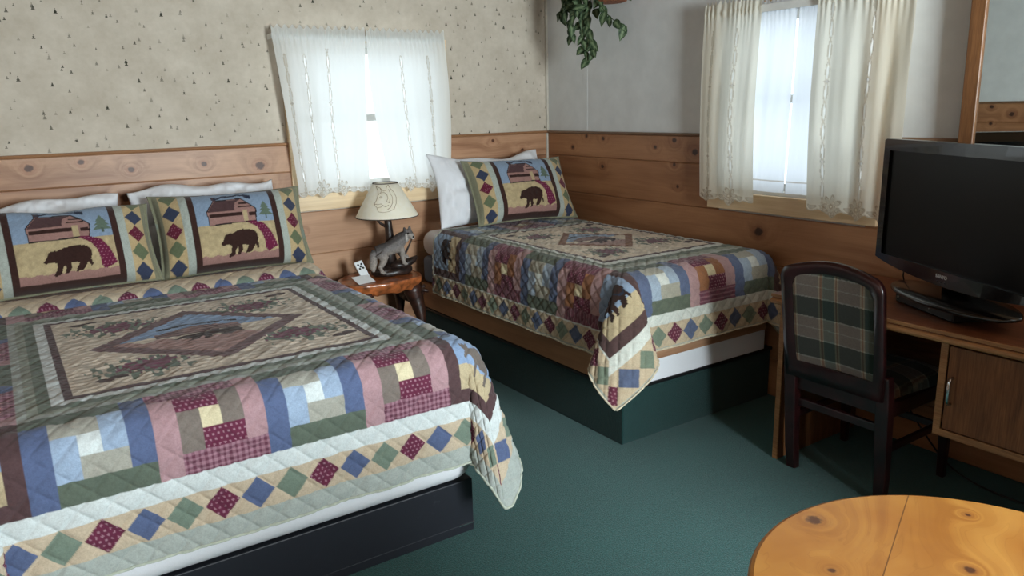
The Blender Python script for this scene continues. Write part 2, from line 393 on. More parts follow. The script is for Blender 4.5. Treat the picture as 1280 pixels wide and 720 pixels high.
# ------------------------------------------------------------------ the room
def wall_with_hole(name, fn, a0, a1, z0, z1, hole, mat, th=0.14):
    """fn(a, depth, z) -> point; depth 0 is the room face, positive goes outward"""
    mb = MB()
    def blk(p0, p1, q0, q1):
        if p1 - p0 < 1e-4 or q1 - q0 < 1e-4: return
        vs = [fn(a, d, z) for z in (q0, q1) for d in (0, th) for a in (p0, p1)]
        mb.add(vs, [(0, 2, 3, 1), (4, 5, 7, 6), (0, 1, 5, 4), (2, 6, 7, 3), (0, 4, 6, 2), (1, 3, 7, 5)])
    if hole:
        h0, h1, k0, k1 = hole
        blk(a0, h0, z0, z1); blk(h1, a1, z0, z1); blk(h0, h1, z0, k0); blk(h0, h1, k1, z1)
    else: blk(a0, a1, z0, z1)
    o = mb.build(name, mat); tag(o, kind='structure'); return o
fb = lambda a, d, z: (a, YB + 0.015 + d, z)
fr = lambda a, d, z: (XR + 0.015 + d, a, z)
fl = lambda a, d, z: (XL - 0.015 - d, a, z)
ff = lambda a, d, z: (a, YF - d, z)
W1 = (1.415, 2.355, 1.035, 1.875); W2 = (1.93, 2.78, 1.035, 1.93); W3 = (1.25, 2.25, 0.75, 2.1)
o = MB().box(XL - 0.2, XR + 0.2, YF - 0.2, YB + 0.2, -0.06, 0).build('floor', M['carpet']); tag(o, kind='structure')
o = MB().box(XL - 0.2, XR + 0.2, YF - 0.2, YB + 0.2, ZC, ZC + 0.08).build('ceiling', M['ceiling']); tag(o, kind='structure')
wall_back = wall_with_hole('wall_back', fb, XL - 0.16, XR + 0.16, 0, ZC, W1, M['wallpaper'])
wall_right = wall_with_hole('wall_right', fr, YF - 0.14, YB + 0.015, 0, ZC, W2, M['grey'])
wall_left = wall_with_hole('wall_left', fl, YF - 0.14, YB + 0.015, 0, ZC, None, M['grey'])
wall_front = wall_with_hole('wall_front', ff, XL - 0.015, XR + 0.015, 0, ZC, W3, M['grey'])
added_light_block = MB().box(2.10, XR + .01, .02, .14, .001, 1.34).build('added_light_block', M['grey']); tag(added_light_block, kind='structure')  # unseen half-height block, added to keep the front daylight off chair and desk
ZB = [0.0, 0.2, 0.44, 0.685, 0.934, 1.17, 1.318]
def boards(parent, fn, a0, a1, hole, mat, seed):
    r = random.Random(seed); vs = []; fs = []; cols = []
    for i in range(len(ZB) - 1):
        segs = [(a0, a1)]
        if hole and ZB[i + 1] > hole[2]: segs = [(a0, hole[0]), (hole[1], a1)]
        for (p, q) in segs:
            k = len(vs); g = 0.004; c = (r.random(), r.random(), r.random())
            z0, z1 = ZB[i], ZB[i + 1]
            prof = [(0.015, z0), (0.0045, z0), (0, z0 + g * 1.3), (0, z1 - g), (0.003, z1 - 0.0008), (0.015, z1)]
            pts = [fn(a, d - 0.015, z) for a in (p, q) for d, z in prof]
            vs += pts; n = len(prof); cols += [c] * (2 * n)
            fs += [(k + j, k + j + 1, k + n + j + 1, k + n + j) for j in range(n - 1)] + [tuple(range(k, k + n))[::-1], tuple(range(k + n, k + 2 * n))]
    mb = MB(); mb.add(vs, fs); me = mb.mesh('wainscot'); paint(me, np.array(cols))
    return link('wainscot', me, mat, parent)
boards(wall_back, fb, XL, XR, W1, M['pine_x'], 3)
boards(wall_right, fr, YF, YB, W2, M['pine_y'], 8)
boards(wall_left, fl, YF, YB, None, M['pine_y'], 5)
def cap(fn, a0, a1, mat, name, hole=None):
    mb = MB()
    for p, q in ([(a0, a1)] if not hole else [(a0, hole[0]), (hole[1], a1)]):
        prof = [(0.0, 1.318), (-0.024, 1.318), (-0.027, 1.324), (-0.024, 1.332), (0.0, 1.333)]
        n = len(prof); pts = [fn(a, d, z) for a in (p, q) for d, z in prof]
        mb.add(pts, [(j, j + 1, n + j + 1, n + j) for j in range(n - 1)] + [tuple(range(n)), tuple(range(n, 2 * n))])
    tag(mb.build(name, mat), kind='structure')
cap(fb, XL, XR, M['cap_x'], 'trim_1', W1); cap(fr, YF, YB - 0.01, M['cap_y'], 'trim_2', W2); cap(fl, YF, YB, M['cap_y'], 'trim_3')
# white strip in the corner, and a seam batten on the grey wall
mb = MB(); mb.prism([(0, 0), (-0.016, 0), (-0.013, -0.013), (0, -0.016)], lambda x, y: (XR + x + 0.015, YB + y + 0.015, 1.333), lambda x, y: (XR + x + 0.015, YB + y + 0.015, ZC))
mb.prism([(0, 0), (-0.012, 0), (-0.01, -0.01), (0, -0.012)], lambda x, y: (XR + x, YB + y, 0.02), lambda x, y: (XR + x, YB + y, 1.316))
tag(mb.build('trim_4', M['trim_white']), kind='structure')
tag(MB().box(XR + 0.0135, XR + 0.016, 3.885, 3.925, 1.333, ZC).build('trim_5', M['grey'], bevel=0.002), kind='structure')

def window(n, fn, hole, meet, mat_c):
    a0, a1, z0, z1 = hole
    t = empty('window_%d' % n, fn((a0 + a1) / 2, 0, z0), kind='structure')
    def rect(mb, p0, p1, q0, q1, d0, d1):
        vs = [fn(a, d, z) for z in (q0, q1) for d in (d0, d1) for a in (p0, p1)]
        mb.add(vs, [(0, 2, 3, 1), (4, 5, 7, 6), (0, 1, 5, 4), (2, 6, 7, 3), (0, 4, 6, 2), (1, 3, 7, 5)])
    def bars(mb, p0, p1, q0, q1, w, d0, d1):
        rect(mb, p0, p0 + w, q0, q1, d0, d1); rect(mb, p1 - w, p1, q0, q1, d0, d1)
        rect(mb, p0 + w, p1 - w, q0, q0 + w, d0, d1); rect(mb, p0 + w, p1 - w, q1 - w, q1, d0, d1)
    mb = MB(); bars(mb, a0, a1, z0, z1, 0.02, 0.0, 0.13); mb.build('frame', M['sash'], t, bevel=0.002)
    mid = (z0 + z1) / 2 + meet
    for (q0, q1, d) in ((z0 + 0.02, mid + 0.015, 0.05), (mid - 0.015, z1 - 0.02, 0.08)):
        mb = MB(); bars(mb, a0 + 0.02, a1 - 0.02, q0, q1, 0.035, d, d + 0.028); sh = mb.build('sash', M['sash'], t, bevel=0.002)
        mb = MB(); rect(mb, a0 + 0.05, a1 - 0.05, q0 + 0.03, q1 - 0.03, d + 0.011, d + 0.015); mb.build('pane', M['glass'], sh)
    return t, rect
w1, rect = window(1, fb, W1, 0, None)
mb = MB(); rect(mb, W1[0] - 0.03, W1[1] + 0.055, 0.943, W1[2], -0.034, 0.0); mb.build('casing', M['pine_pale'], w1, bevel=0.003)
mb = MB()
for (p, q) in ((W1[0] - 0.03, W1[0]), (W1[1], W1[1] + 0.055)): rect(mb, p, q, W1[2], W1[3] + 0.03, -0.034, 0.0)
rect(mb, W1[0], W1[1], W1[3], W1[3] + 0.03, -0.034, 0.0); mb.build('casing', M['pine_pale'], w1, bevel=0.003)
w2, rect = window(2, fr, W2, 0.02, None)
mb = MB(); rect(mb, W2[0] - 0.06, W2[1] + 0.055, 0.946, W2[2], -0.034, 0.0); mb.build('casing', M['pine_pale_y'], w2, bevel=0.003)
mb = MB()
for (p, q) in ((W2[0] - 0.06, W2[0]), (W2[1], W2[1] + 0.055)): rect(mb, p, q, W2[2], W2[3] + 0.03, -0.034, 0.0)
rect(mb, W2[0], W2[1], W2[3], W2[3] + 0.03, -0.034, 0.0); mb.build('casing', M['pine_pale_y'], w2, bevel=0.003)
w3, _ = window(3, ff, W3, 0, None)

# ------------------------------------------------------------------ curtains
def curtain(name, label, cat, group, fn, edge, zt, zb, mat, cols, folds, seed, hdr=0.05, parent=None, flowers=(), scal=True, off=0.075, bulge=0.0, res=0.0032, dense=1.0):
    """edge(t) -> (a_left, a_right) for t in 0 (rod) .. 1 (hem); zb(s) hem height"""
    wd = abs(edge(0)[1] - edge(0)[0]); ns = int(wd / res); L = zt - zb(0.5)
    nt = int((L + hdr + 0.06) / res)
    s = np.linspace(0, 1, ns)[None, :]; u = np.linspace(-hdr, L + 0.06, nt)[:, None]     # u: cloth length below the rod
    s, u = np.broadcast_arrays(s, u); t = np.clip(u / L, 0, 1.1)
    ed = np.array([edge(min(max(x, 0), 1)) for x in t[:, 0]])
    r = np.random.RandomState(seed)
    A = ed[:, 0][:, None] * (1 - s) + ed[:, 1][:, None] * s
    ph = r.rand(6) * 6.28
    fold = sum(amp * np.sin(2 * PI * fq * s * (1 + 0.06 * np.sin(2.2 * t + ph[k])) + ph[k] + 0.6 * t) for k, (fq, amp) in enumerate(folds))
    fold = fold * (0.35 + 0.65 * sm(t, 0, 0.5))
    hd = np.exp(-((u - 0.0) / 0.016) ** 2)
    ruff = 0.006 * np.sin(2 * PI * 34 * dense * wd * s + 3 * np.sin(9 * s)) * (np.exp(-np.abs(u) / 0.05))
    D = off + fold * (1 - hd) + ruff + bulge * np.sin(PI * np.clip(t, 0, 1))
    D = D + 0.012 * (u < 0.012) * (u > -0.012) * 0
    Z = zt - u
    if hdr: Z = Z + (u < -0.02) * 0.010 * np.sin(2 * PI * 13 * s + ph[0]) * np.clip((-u - 0.02) / 0.03, 0, 1)
    P = np.empty(s.shape + (3,)); q = fn(A, -D, Z)
    for k in range(3): P[..., k] = q[k]
    hole = np.zeros(s.shape); st = np.zeros(s.shape)
    a = s * wd
    p = 0.088
    for k, (c, top) in enumerate(cols):
        y = u / p; w = 0.0072 * np.abs(np.sin(PI * y)) ** 0.7; d = np.abs(a - c * wd - 0.003 * np.sin(u * 9))
        on = (u > top)
        hole = np.maximum(hole, on * (d < w - 0.0025)); st = np.maximum(st, on * (d >= w - 0.0025) * (d < w + 0.0028) * 0.55)
        dm = np.abs(u - round(L * 0.4 / p) * p) + d; dm2 = np.abs(u - round(L * 0.72 / p) * p) + d
        for q_ in (dm, dm2): st = np.maximum(st, (q_ < 0.013) * 0.6); hole = np.where(q_ < 0.008, 1, hole)
    lim = np.array([zb(x) for x in s[0]])[None, :]
    sc = 0.010 * np.abs(np.sin(PI * a / 0.062)) if scal else 0 * a
    for c, rad in flowers:
        cz = lim[0, min(int(c * ns), ns - 1)] + rad * 0.45
        dx = a - c * wd; dz = Z - cz; rr = np.hypot(dx, dz); th = np.arctan2(dz, dx)
        pet = rad * np.abs(np.cos(3.5 * th + c * 5)) ** 0.6
        hole = np.where((rr < pet - 0.006) & (rr > 0.012), np.maximum(hole, 0.8), hole)
        st = np.where((np.abs(rr - pet) < 0.005) | ((rr < 0.012) & (rr > 0.005)), 0.7, st)
        lim = np.minimum(lim, np.where((rr < pet + 0.004), cz - rad, 1e9).min(axis=0)[None, :] + 0 * lim) if False else lim
        sc = sc + np.where(np.abs(dx) < rad * 0.8, rad * 0.55 * (1 - np.abs(dx) / (rad * 0.8)), 0)
    lim = lim - sc
    if scal:
        b = Z - lim
        st = np.where((b < 0.006), 0.5, st)
        v = np.abs(np.sin(PI * a / 0.062)); el = ((b - 0.02) / 0.009) ** 2 + ((np.mod(a, 0.062) - 0.031) / 0.022) ** 2
        hole = np.where(el < 0.7, 0.9, hole); st = np.where((el >= 0.7) & (el < 1.4), 0.6, st)
    else:
        st = np.where(np.abs(Z - lim - 0.055) < 0.0025, 0.8, st)
    keep = (Z >= lim)[1:, 1:]
    col = np.stack([hole, st, 0 * st], -1)
    me = grid_mesh(name, P, col, keep)
    o = link(name, me, mat, parent)
    bm = bmesh.new(); bm.from_mesh(o.data)
    bmesh.ops.delete(bm, geom=[v for v in bm.verts if not v.link_faces], context='VERTS'); bm.to_mesh(o.data); bm.free()
    return tag(o, label, cat, group)
fbw = lambda a, d, z: (a, YB + d + 0 * z, z)
frw = lambda a, d, z: (XR + d + 0 * z, a, z)
# window in the papered wall
def e1(t): return (1.325 + 0.075 * t, 1.855 - 0.012 * math.sin(PI * t) - 0.03 * t)
def e2(t): return (1.862 + 0.005 * t + 0.165 * max(0, t - 0.25) ** 1.6, 2.368 + 0.018 * math.sin(PI * t) + 0.004 * t)
curtain('curtain', 'left white cutwork curtain behind the lamp, in the papered wall', 'curtain', 'curtains at the papered wall window', fbw, e1, 1.895, lambda s: 1.035 + 0.012 * math.sin(3 * s), M['curtain'],
        [(0.09, 0.09), (0.30, 0.09), (0.56, 0.06), (0.9, 0.75)][:3], [(3.2, 0.004), (7.5, 0.0016), (1.3, 0.006)], 1, flowers=[(0.34, 0.05), (0.62, 0.042)], bulge=0.012)
curtain('curtain', 'right white cutwork curtain of the papered wall, nearest the pillow corner', 'curtain', 'curtains at the papered wall window', fbw, e2, 1.895, lambda s: 1.05 - 0.035 * s, M['curtain'],
        [(0.40, 0.09), (0.74, 0.09)], [(2.6, 0.004), (6.5, 0.0016), (1.2, 0.005)], 2, flowers=[(0.3, 0.04), (0.66, 0.048)], bulge=0.012)
rod = empty('curtain_rod', (1.86, YB - 0.07, 1.895), 'white flat curtain rod over the window in the papered wall', 'curtain rod')
mb = MB(); mb.box(1.325, 2.368, YB - 0.060, YB - 0.053, 1.882, 1.908); mb.build('rail', M['sash'], rod, bevel=0.002)
for x in (1.325, 2.36): MB().box(x, x + 0.008, YB - 0.053, YB + 0.013, 1.882, 1.908).build('bracket', M['sash'], rod, bevel=0.002)
# window in the grey wall
def e3(t): return (2.85 + 0.012 * math.sin(PI * t), 2.495 + 0.005 * t + 0.02 * math.sin(PI * t))
def e4(t): return (2.195 - 0.022 * t + 0.02 * math.sin(2.6 * t), 1.745 + 0.015 * t)
def e5(t): return (2.76, 2.325 + 0.02 * t)
def e6(t): return (2.31 + 0.022 * t, 1.95)
curtain('curtain', 'cream cutwork curtain left of the grey wall window, above the bed', 'curtain', 'cream curtains at the grey wall window', frw, e3, 1.925, lambda s: 1.005, M['curtain_cream'],
        [(0.18, 0.08), (0.62, 0.08)], [(3.1, 0.009), (6.3, 0.003), (1.4, 0.006)], 3, flowers=[(0.16, 0.035), (0.6, 0.042)], off=0.068)
curtain('curtain', 'cream cutwork curtain right of the grey wall window, behind the television', 'curtain', 'cream curtains at the grey wall window', frw, e4, 1.925, lambda s: 1.005 - 0.012 * s, M['curtain_cream'],
        [(0.17, 0.02), (0.60, 0.02)], [(3.3, 0.009), (6.9, 0.003), (1.2, 0.006)], 4, flowers=[(0.3, 0.05), (0.58, 0.045), (0.85, 0.04)], off=0.068)
curtain('sheer_curtain', 'plain white sheer at the grey wall window, left of the bright slit', 'curtain', 'plain sheers at the grey wall window', frw, e5, 1.91, lambda s: 1.058, M['sheer'],
        [], [(2.5, 0.004), (6, 0.002)], 5, scal=False, off=0.034, res=0.005)
curtain('sheer_curtain', 'plain white sheer at the grey wall window, right of the bright slit', 'curtain', 'plain sheers at the grey wall window', frw, e6, 1.91, lambda s: 1.058, M['sheer'],
        [], [(2.5, 0.004), (6, 0.002)], 6, scal=False, off=0.036, res=0.005)
rod = empty('curtain_rod', (XR - 0.08, 2.3, 1.925), 'grey white curtain rod over the window in the grey wall', 'curtain rod')
MB().box(XR - 0.052, XR - 0.046, 1.745, 2.852, 1.905, 1.94).build('rail', M['sash'], rod, bevel=0.002)
MB().box(XR - 0.024, XR - 0.02, 1.8, 2.8, 1.90, 1.925).build('inner_rail', M['sash'], rod, bevel=0.002)
for y in (1.745, 2.844): MB().box(XR - 0.046, XR + 0.013, y, y + 0.008, 1.905, 1.94).build('bracket', M['sash'], rod, bevel=0.002)
# ------------------------------------------------------------------ patchwork patterns
C = {k: lin(v) for k, v in dict(sage=(170, 178, 172), sage2=(140, 148, 134), dsage=(96, 108, 94), white=(212, 220, 220), gold=(202, 182, 154), burg=(108, 36, 66), dot=(168, 120, 136),
     blue=(86, 102, 142), dblue=(64, 78, 112), lblue=(152, 174, 202), green=(118, 136, 120), pink=(178, 138, 144), taupe=(126, 114, 106), cream=(220, 206, 166), brown=(88, 64, 66), dbrown=(56, 36, 32),
     tan=(214, 198, 178), sky=(132, 160, 198), rust=(158, 100, 58), plum=(120, 62, 84), grey=(166, 164, 152), pgold=(186, 168, 132), logpink=(158, 122, 116), black=(34, 30, 34), navy=(40, 48, 70)).items()}
BEAR = [(0, .5), (.06, .60), (.10, .70), (.14, .82), (.25, .87), (.32, .86), (.45, .95), (.62, 1), (.80, .98), (.93, .93), (.99, .80), (1, .62), (.97, .48), (1, .30), (.95, .22), (.90, .40), (.86, .30), (.78, .14), (.63, .10), (.64, .18), (.72, .38), (.58, .42), (.54, .40), (.55, .22), (.46, .06), (.40, .06), (.43, .24), (.42, .36), (.36, .22), (.34, .08), (.20, 0), (.17, .05), (.25, .20), (.27, .42), (.20, .46), (.12, .46), (.05, .44)]
MOOSE = [(0, .52), (.08, .66), (.02, .80), (.0, .98), (.06, .86), (.10, .98), (.14, .84), (.20, .96), (.20, .74), (.28, .76), (.40, .80), (.60, .72), (.86, .70), (.97, .60), (.98, .40), (.93, .30), (.95, 0), (.88, 0), (.84, .32), (.60, .34), (.46, .34), (.44, 0), (.37, 0), (.34, .36), (.26, .48), (.14, .56), (.07, .44)]
def setc(col, m, c): col[m] = c
def dots(u, v, base, sp=0.0145, r=0.0032):
    uu = u / sp; vv = v / sp; k = np.floor(vv); a = uu + 0.5 * np.mod(k, 2)
    d = np.hypot(np.mod(a, 1) - 0.5, np.mod(vv, 1) - 0.5) * sp
    return np.where((d < r)[..., None], C['dot'], base)
def gingham(u, v, base, sp=0.0165):
    g = (np.mod(u / sp, 1) < 0.5).astype(float) + (np.mod(v / sp, 1) < 0.5)
    return base * (g / 2)[..., None] + C['dot'] * (1 - g / 2)[..., None] * 1.0
def lines(u, v, base):
    g = (np.mod(v / 0.021, 1) < 0.3).astype(float)[..., None] * 0.6
    return base * (1 - g) + C['dot'] * g
def block(p, q, u, v, kind, rust):
    """log cabin block, p left to right, q inner edge to outer edge, both 0..1"""
    col = np.empty(p.shape + (3,)); a, b = 0.21, 0.79
    if kind == 0:
        k = [C['dsage'], C['blue'], C['dsage'], C['blue'], C['grey'], C['lblue'], C['grey'], C['lblue'], C['white']]
        K = [np.broadcast_to(x, col.shape) for x in k]
    else:
        pl = lines(u, v, C['plum']) if rust else gingham(u, v, C['plum'] * 0.8)
        ta = np.broadcast_to(C['rust'] if rust else C['taupe'], col.shape); bu = dots(u, v, C['burg']); pk = np.broadcast_to(C['pink'], col.shape)
        K = [pl, pk, pl, pk, bu, ta, bu, ta, np.broadcast_to(C['cream'], col.shape)]
    def ring(m, lo, hi, w, ks):
        # pinwheel of four strips inside the square lo..hi
        i, j = lo + w, hi - w
        top = m & (q < i) & (p < j); right = m & (p >= j) & (q < j); bot = m & (q >= j) & (p >= i); left = m & (p < i) & (q >= i)
        for mm, kk in ((top, ks[0]), (right, ks[1]), (bot, ks[2]), (left, ks[3])): col[mm] = kk[mm]
        return m & ~(top | right | bot | left)
    m = np.ones(p.shape, bool)
    m = ring(m, 0.0, 1.0, 0.21, K[:4]); m = ring(m, 0.21, 0.79, 0.2, K[4:8]); col[m] = K[8][m]
    return col
def corner_square(x, y, w, fig):
    """x, y from the square's lower left, 0..w"""
    p, q = x / w, y / w
    col = np.broadcast_to(C['pgold'] * 1.08, x.shape + (3,)).copy()
    col[q > 0.42 + 0.02 * np.sin(p * 9)] = C['sky']
    f = 0.15
    bx = (p - 0.24) / 0.52; by = (q - 0.3) / 0.42
    if fig == 'bear': col[inpoly(bx, by, BEAR)] = C['dbrown']; col[(np.abs(q - 0.62 - .12 * np.sin(p * 16)) < 0.02) & (p > .25) & (p < .75)] = C['navy']
    else: col[inpoly(bx, by, MOOSE)] = C['taupe'] * 0.8
    col[(p < f) | (p > 1 - f) | (q < f)] = C['brown']
    return col
def picture(p, q, smoke=True):
    """cabin, tree and bear panel, 0..1"""
    col = np.empty(p.shape + (3,)); col[:] = C['pgold']; n = 1 + 0.3 * vnoise(p * 26, q * 24, 5)[..., None]
    col *= n
    col[q > 0.51] = C['lblue'] * 0.82
    col[q < 0.10 + 0.01 * np.sin(p * 40)] = C['logpink']
    I = lambda poly: inpoly(p, q, poly)
    cab = [(.15, .69), (.163, .515), (.75, .53), (.77, .69), (.60, .864), (.26, .853)]
    out = [(.14, .70), (.153, .50), (.76, .515), (.785, .695), (.61, .88), (.30, .87), (.30, .93), (.235, .93), (.245, .85)]
    col[I(out)] = C['black']; col[I(cab)] = C['logpink']
    col[I([(.155, .69), (.265, .85), (.60, .86), (.52, .80), (.50, .72), (.50, .69)])] = C['brown'] * 0.9
    col[I([(.25, .855), (.25, .92), (.29, .92), (.29, .855)])] = C['brown']
    for a in ((.17, .59, .605, .655), (.675, .76, .60, .65), (.55, .72, .725, .745), (.57, .68, .78, .80)): col[(p > a[0]) & (p < a[1]) & (q > a[2]) & (q < a[3])] = C['dbrown']
    col[(p > .595) & (p < .66) & (q > .53) & (q < .69)] = C['pgold']
    sx = np.array([.26, .33, .38, .45, .51, .58, .645, .70, .73]); sy = np.array([.89, .905, .935, .93, .925, .945, .92, .90, .885])
    yy = np.interp(p, sx, sy); col[(p > .26) & (p < .74) & (np.abs(q - yy) < .016 + .02 * (p > .66))] = C['navy']
    for (x0, x1, y0, y1) in ((.80, 1.0, .60, .70), (.82, .98, .66, .75), (.84, .955, .71, .81)): col[I([(x0, y0), (x1, y0), ((x0 + x1) / 2, y1)])] = C['green'] * 0.7
    col[(np.abs(p - .90) < .012) & (q > .555) & (q < .62)] = C['green'] * 0.5
    m = I([(.63, .52), (.73, .53), (.86, .475), (.93, .36), (.96, .26), (.99, .155), (.86, .09), (.82, .14), (.82, .24), (.80, .34), (.75, .44), (.66, .50)])
    col[m] = dots(p * .3, q * .3, C['burg'], 0.012, 0.0018)[m]
    col[inpoly((p - .25) / .49, (q - .06) / .36, BEAR)] = C['dbrown']
    return col
def medallion(u, v, hx, hy, rust):
    """u, v from the centre, half sizes hx, hy"""
    col = np.broadcast_to(C['tan'], u.shape + (3,)) * (1 + 0.35 * vnoise(u * 60, v * 60, 11)[..., None] + 0.3 * vnoise(u * 17, v * 17, 12)[..., None])
    x, y = u / hx, v / hy
    # soft leafy patches half way along each edge of the diamond
    for (cx, cy) in ((-.55, .58), (.55, .58), (-.5, -.62), (.58, -.5)):
        e = np.exp(-(((x - cx) / .40) ** 2 + ((y - cy) / .26) ** 2)) + 0.85 * vnoise(u * 90, v * 40, 13)
        e2 = np.exp(-(((x - cx) / .25) ** 2 + ((y - cy) / .16) ** 2)) + 0.9 * vnoise(u * 110, v * 50, 14)
        col = np.where((e > .62)[..., None], C['dsage'] * 1.25, col); col = np.where((e2 > .60)[..., None], C['plum'] * 0.95, col)
    for (cx, cy) in ((-.82, .84), (.80, .86), (-.80, -.80), (.84, -.78)):
        for k in range(2): col[((x - cx - .09 * k) / .06) ** 2 + ((y - cy - .03 * k) / .04) ** 2 < 1] = C['dbrown'] * 1.6
    if rust:
        d = np.abs(x) / .74 + np.abs(y) / .60; fr = C['rust'] * 0.75
    else:
        d = np.abs(x) / .82 + np.abs(y) / .80; fr = C['brown'] * 1.7
    col[d < 1] = fr
    s = 0.80
    i = d < s
    px = (x / (.82 * s) + 1) / 2; py = (y / (.80 * s) + 1) / 2
    col[i] = (C['tan'] * 0.98)
    col[i & (py > .52 + 0.05 * np.abs(px - .5))] = C['sky']
    col[i & (py < .40 - .25 * (px - .5) + .03 * np.sin(px * 30))] = C['logpink'] * 1.15
    c1 = i & (np.abs(px - .48) < .25) & (py > .50) & (py < .68 - .4 * np.abs(px - .48)); col[c1] = C['logpink'] * 0.8
    col[c1 & (np.mod(py * 22, 1) < .35)] = C['brown']
    col[i & (np.abs(py - (.735 - .32 * np.abs(px - .46) ** 1.2)) < .012) & (np.abs(px - .5) < .24)] = C['black']
    col[i & inpoly((px - .30) / .42, (py - .33) / .17, BEAR)] = C['dbrown'] * 1.2
    return col
def quilt_color(U, V, q):
    """U, V measured from the quilt's centre"""
    ix, iy, bx, by = q['ix'], q['iy'], q['bx'], q['by']
    au, av = np.abs(U), np.abs(V)
    col = np.empty(U.shape + (3,)); col[:] = C['sage']
    oy = q.get('oy', 0.0); mx, my = q['mx'], q['my']
    dx = (au - mx) / (ix - mx); dy = (np.abs(V - oy) - my) / np.where(V > oy, iy - oy - my, iy + oy - my); d = np.maximum(dx, dy)
    ins = (au < ix) & (av < iy)
    col[ins & (d < .80)] = C['sage2'] * 1.08; col[ins & (d < .58)] = C['dsage'] * 1.15; col[ins & (d < .30)] = C['white'] * 0.95; col[ins & (d < 0.02)] = C['brown']
    im = ins & (d >= .80); col[im] = C['sage'] * 0.92
    hx, hy = mx - .022, my - .022
    m = ins & (au < hx) & (np.abs(V - oy) < hy)
    md = medallion(U, V - oy, hx, hy, q['rust']); col[m] = md[m]
    ring = (au < ix + bx) & (av < iy + by) & ~ins
    kx = np.sign(U); ky = np.sign(V)
    cs = ring & (au >= ix) & (av >= iy)
    cu = np.where(U > 0, U - ix, U + ix + bx); cv = np.where(V > 0, V - iy, V + iy + by)
    cc = corner_square(cu / bx * .3, cv / by * .3, .3, q['fig']); col[cs] = cc[cs]
    for side in range(4):
        if side == 0: m = ring & (V < -iy) & (au < ix); t = (U + ix) / (2 * ix); w = (av - iy) / by; n = q['nx']
        elif side == 1: m = ring & (U > ix) & (av < iy); t = (V + iy) / (2 * iy); w = (au - ix) / bx; n = q['ny']
        elif side == 2: m = ring & (V > iy) & (au < ix); t = (ix - U) / (2 * ix); w = (av - iy) / by; n = q['nx']
        else: m = ring & (U < -ix) & (av < iy); t = (iy - V) / (2 * iy); w = (au - ix) / bx; n = q['ny']
        k = np.clip(np.floor(t * n), 0, n - 1); f = t * n - k
        for kind in (0, 1):
            b = block(f, w, U, V, kind, q['rust']); mm = m & (np.mod(k, 2) == kind); col[mm] = b[mm]
    ou = au - ix - bx; ov = av - iy - by
    w1, w2 = q['wht'], q['gld']
    wl = np.where((ou > ov) & (U < 0), q.get('whtl', w1), w1)
    o = np.maximum(ou, ov); out = o > 0
    col[out] = C['sage'] * 1.03
    col[out & (o < wl + w2)] = C['gold']
    col[out & (o < wl)] = C['white']
    # diamonds
    ax = np.where(ou > ov, V, U); sp = q.get('sp', .1); kk = np.floor((ax + 10 * sp) / sp); fx = np.mod((ax + 10 * sp) / sp, 1) - .5
    dd = np.abs(fx) * 2 + np.abs(o - wl - w2 / 2) / (w2 / 2)
    dm = out & (dd < .97)
    pal = [dots(U, V, C['burg']), np.broadcast_to(C['blue'], col.shape), np.broadcast_to(C['green'], col.shape)]
    sgn = np.where(ou > ov, 1, q.get('dirn', 1))
    for j in range(3):
        mm = dm & (np.mod(kk * sgn + q.get('ph', 0), 3) == j); col[mm] = pal[j][mm]
    jit = 1 + 0.10 * vnoise(U * 140, V * 140, 3) + 0.08 * vnoise(U * 25, V * 25, 4) + .06 * (rng.rand(*U.shape) - .5)
    col = col * jit[..., None]; g = col.mean(-1, keepdims=True)
    return (g + (col - g) * q.get('mute', .86)) * q.get('tone', np.ones(3))
def drape(X, Y, x0, x1, y0, zt, R, tilt, cone, xmax=9, stretch=0.0, crease=0.0):
    """flat cloth point (X, Y) -> place on the bed: over the left, right and foot edges it hangs; at the foot corners it makes a cone"""
    xl, xr, yf = x0 + R, x1 - R, y0 + R
    du = np.maximum(0, np.maximum(X - xr, xl - X)); sx = np.where(X > (x0 + x1) / 2, 1.0, -1.0); dv = np.maximum(0, yf - Y)
    r = np.hypot(du, dv); th = np.arctan2(dv, du)
    hx, hy = sx * np.cos(th), -np.sin(th)
    # terminal direction: down, tilted out; at a corner the cloth makes a flattened cone about the direction beta
    at, ad, beta, at2 = (math.radians(k) for k in cone); ti = math.radians(tilt)
    ph = 4 * th
    td = np.tan(ti + ad * (1 - np.cos(ph))) - crease * np.exp(-((th - 1.42) / .075) ** 2); tt = np.tan(np.where(ph < PI, at, at2) * np.sin(ph))
    ddx, ddy = math.cos(beta), -math.sin(beta); tx, ty = math.sin(beta), math.cos(beta)
    gx = sx * (ddx * td + tx * tt); gy = ddy * td + ty * tt; gz = -np.ones(th.shape)
    k = np.maximum(1 - sm(th, 0, .25), sm(th, PI / 2 - (.25 if crease == 0 else .12), PI / 2))      # on the plain sides the tilt is straight out
    gx = gx * (1 - k) + k * hx * math.tan(ti); gy = gy * (1 - k) + k * hy * math.tan(ti)
    h = np.stack([hx, hy, 0 * hx], -1); g = np.stack([gx, gy, gz], -1); g /= np.linalg.norm(g, axis=-1, keepdims=True)
    om = np.arccos(np.clip((h * g).sum(-1), -1, 1)); L = R * PI / 2
    w = np.clip(r / L, 0, 1)
    A = L * (np.cos((1 - w) * om) - np.cos(om)) / om / np.sin(om); B = L * (1 - np.cos(w * om)) / om / np.sin(om)
    P = np.stack([np.clip(X, xl, xr), np.maximum(Y, yf), np.full(X.shape, zt)], -1)
    P = P + h * A[..., None] + g * B[..., None] + g * (np.maximum(r - L, 0) * (1 + stretch * np.sin(2 * th) ** 2))[..., None]
    hang = np.maximum(r - L, 0)
    return P, hang, th, h
def hem(P, idx, r, name, mat, parent):
    pts = [P[i, j] for i, j in idx]
    return MB().tube(pts, r, 6).build(name, mat, parent, smooth=True)

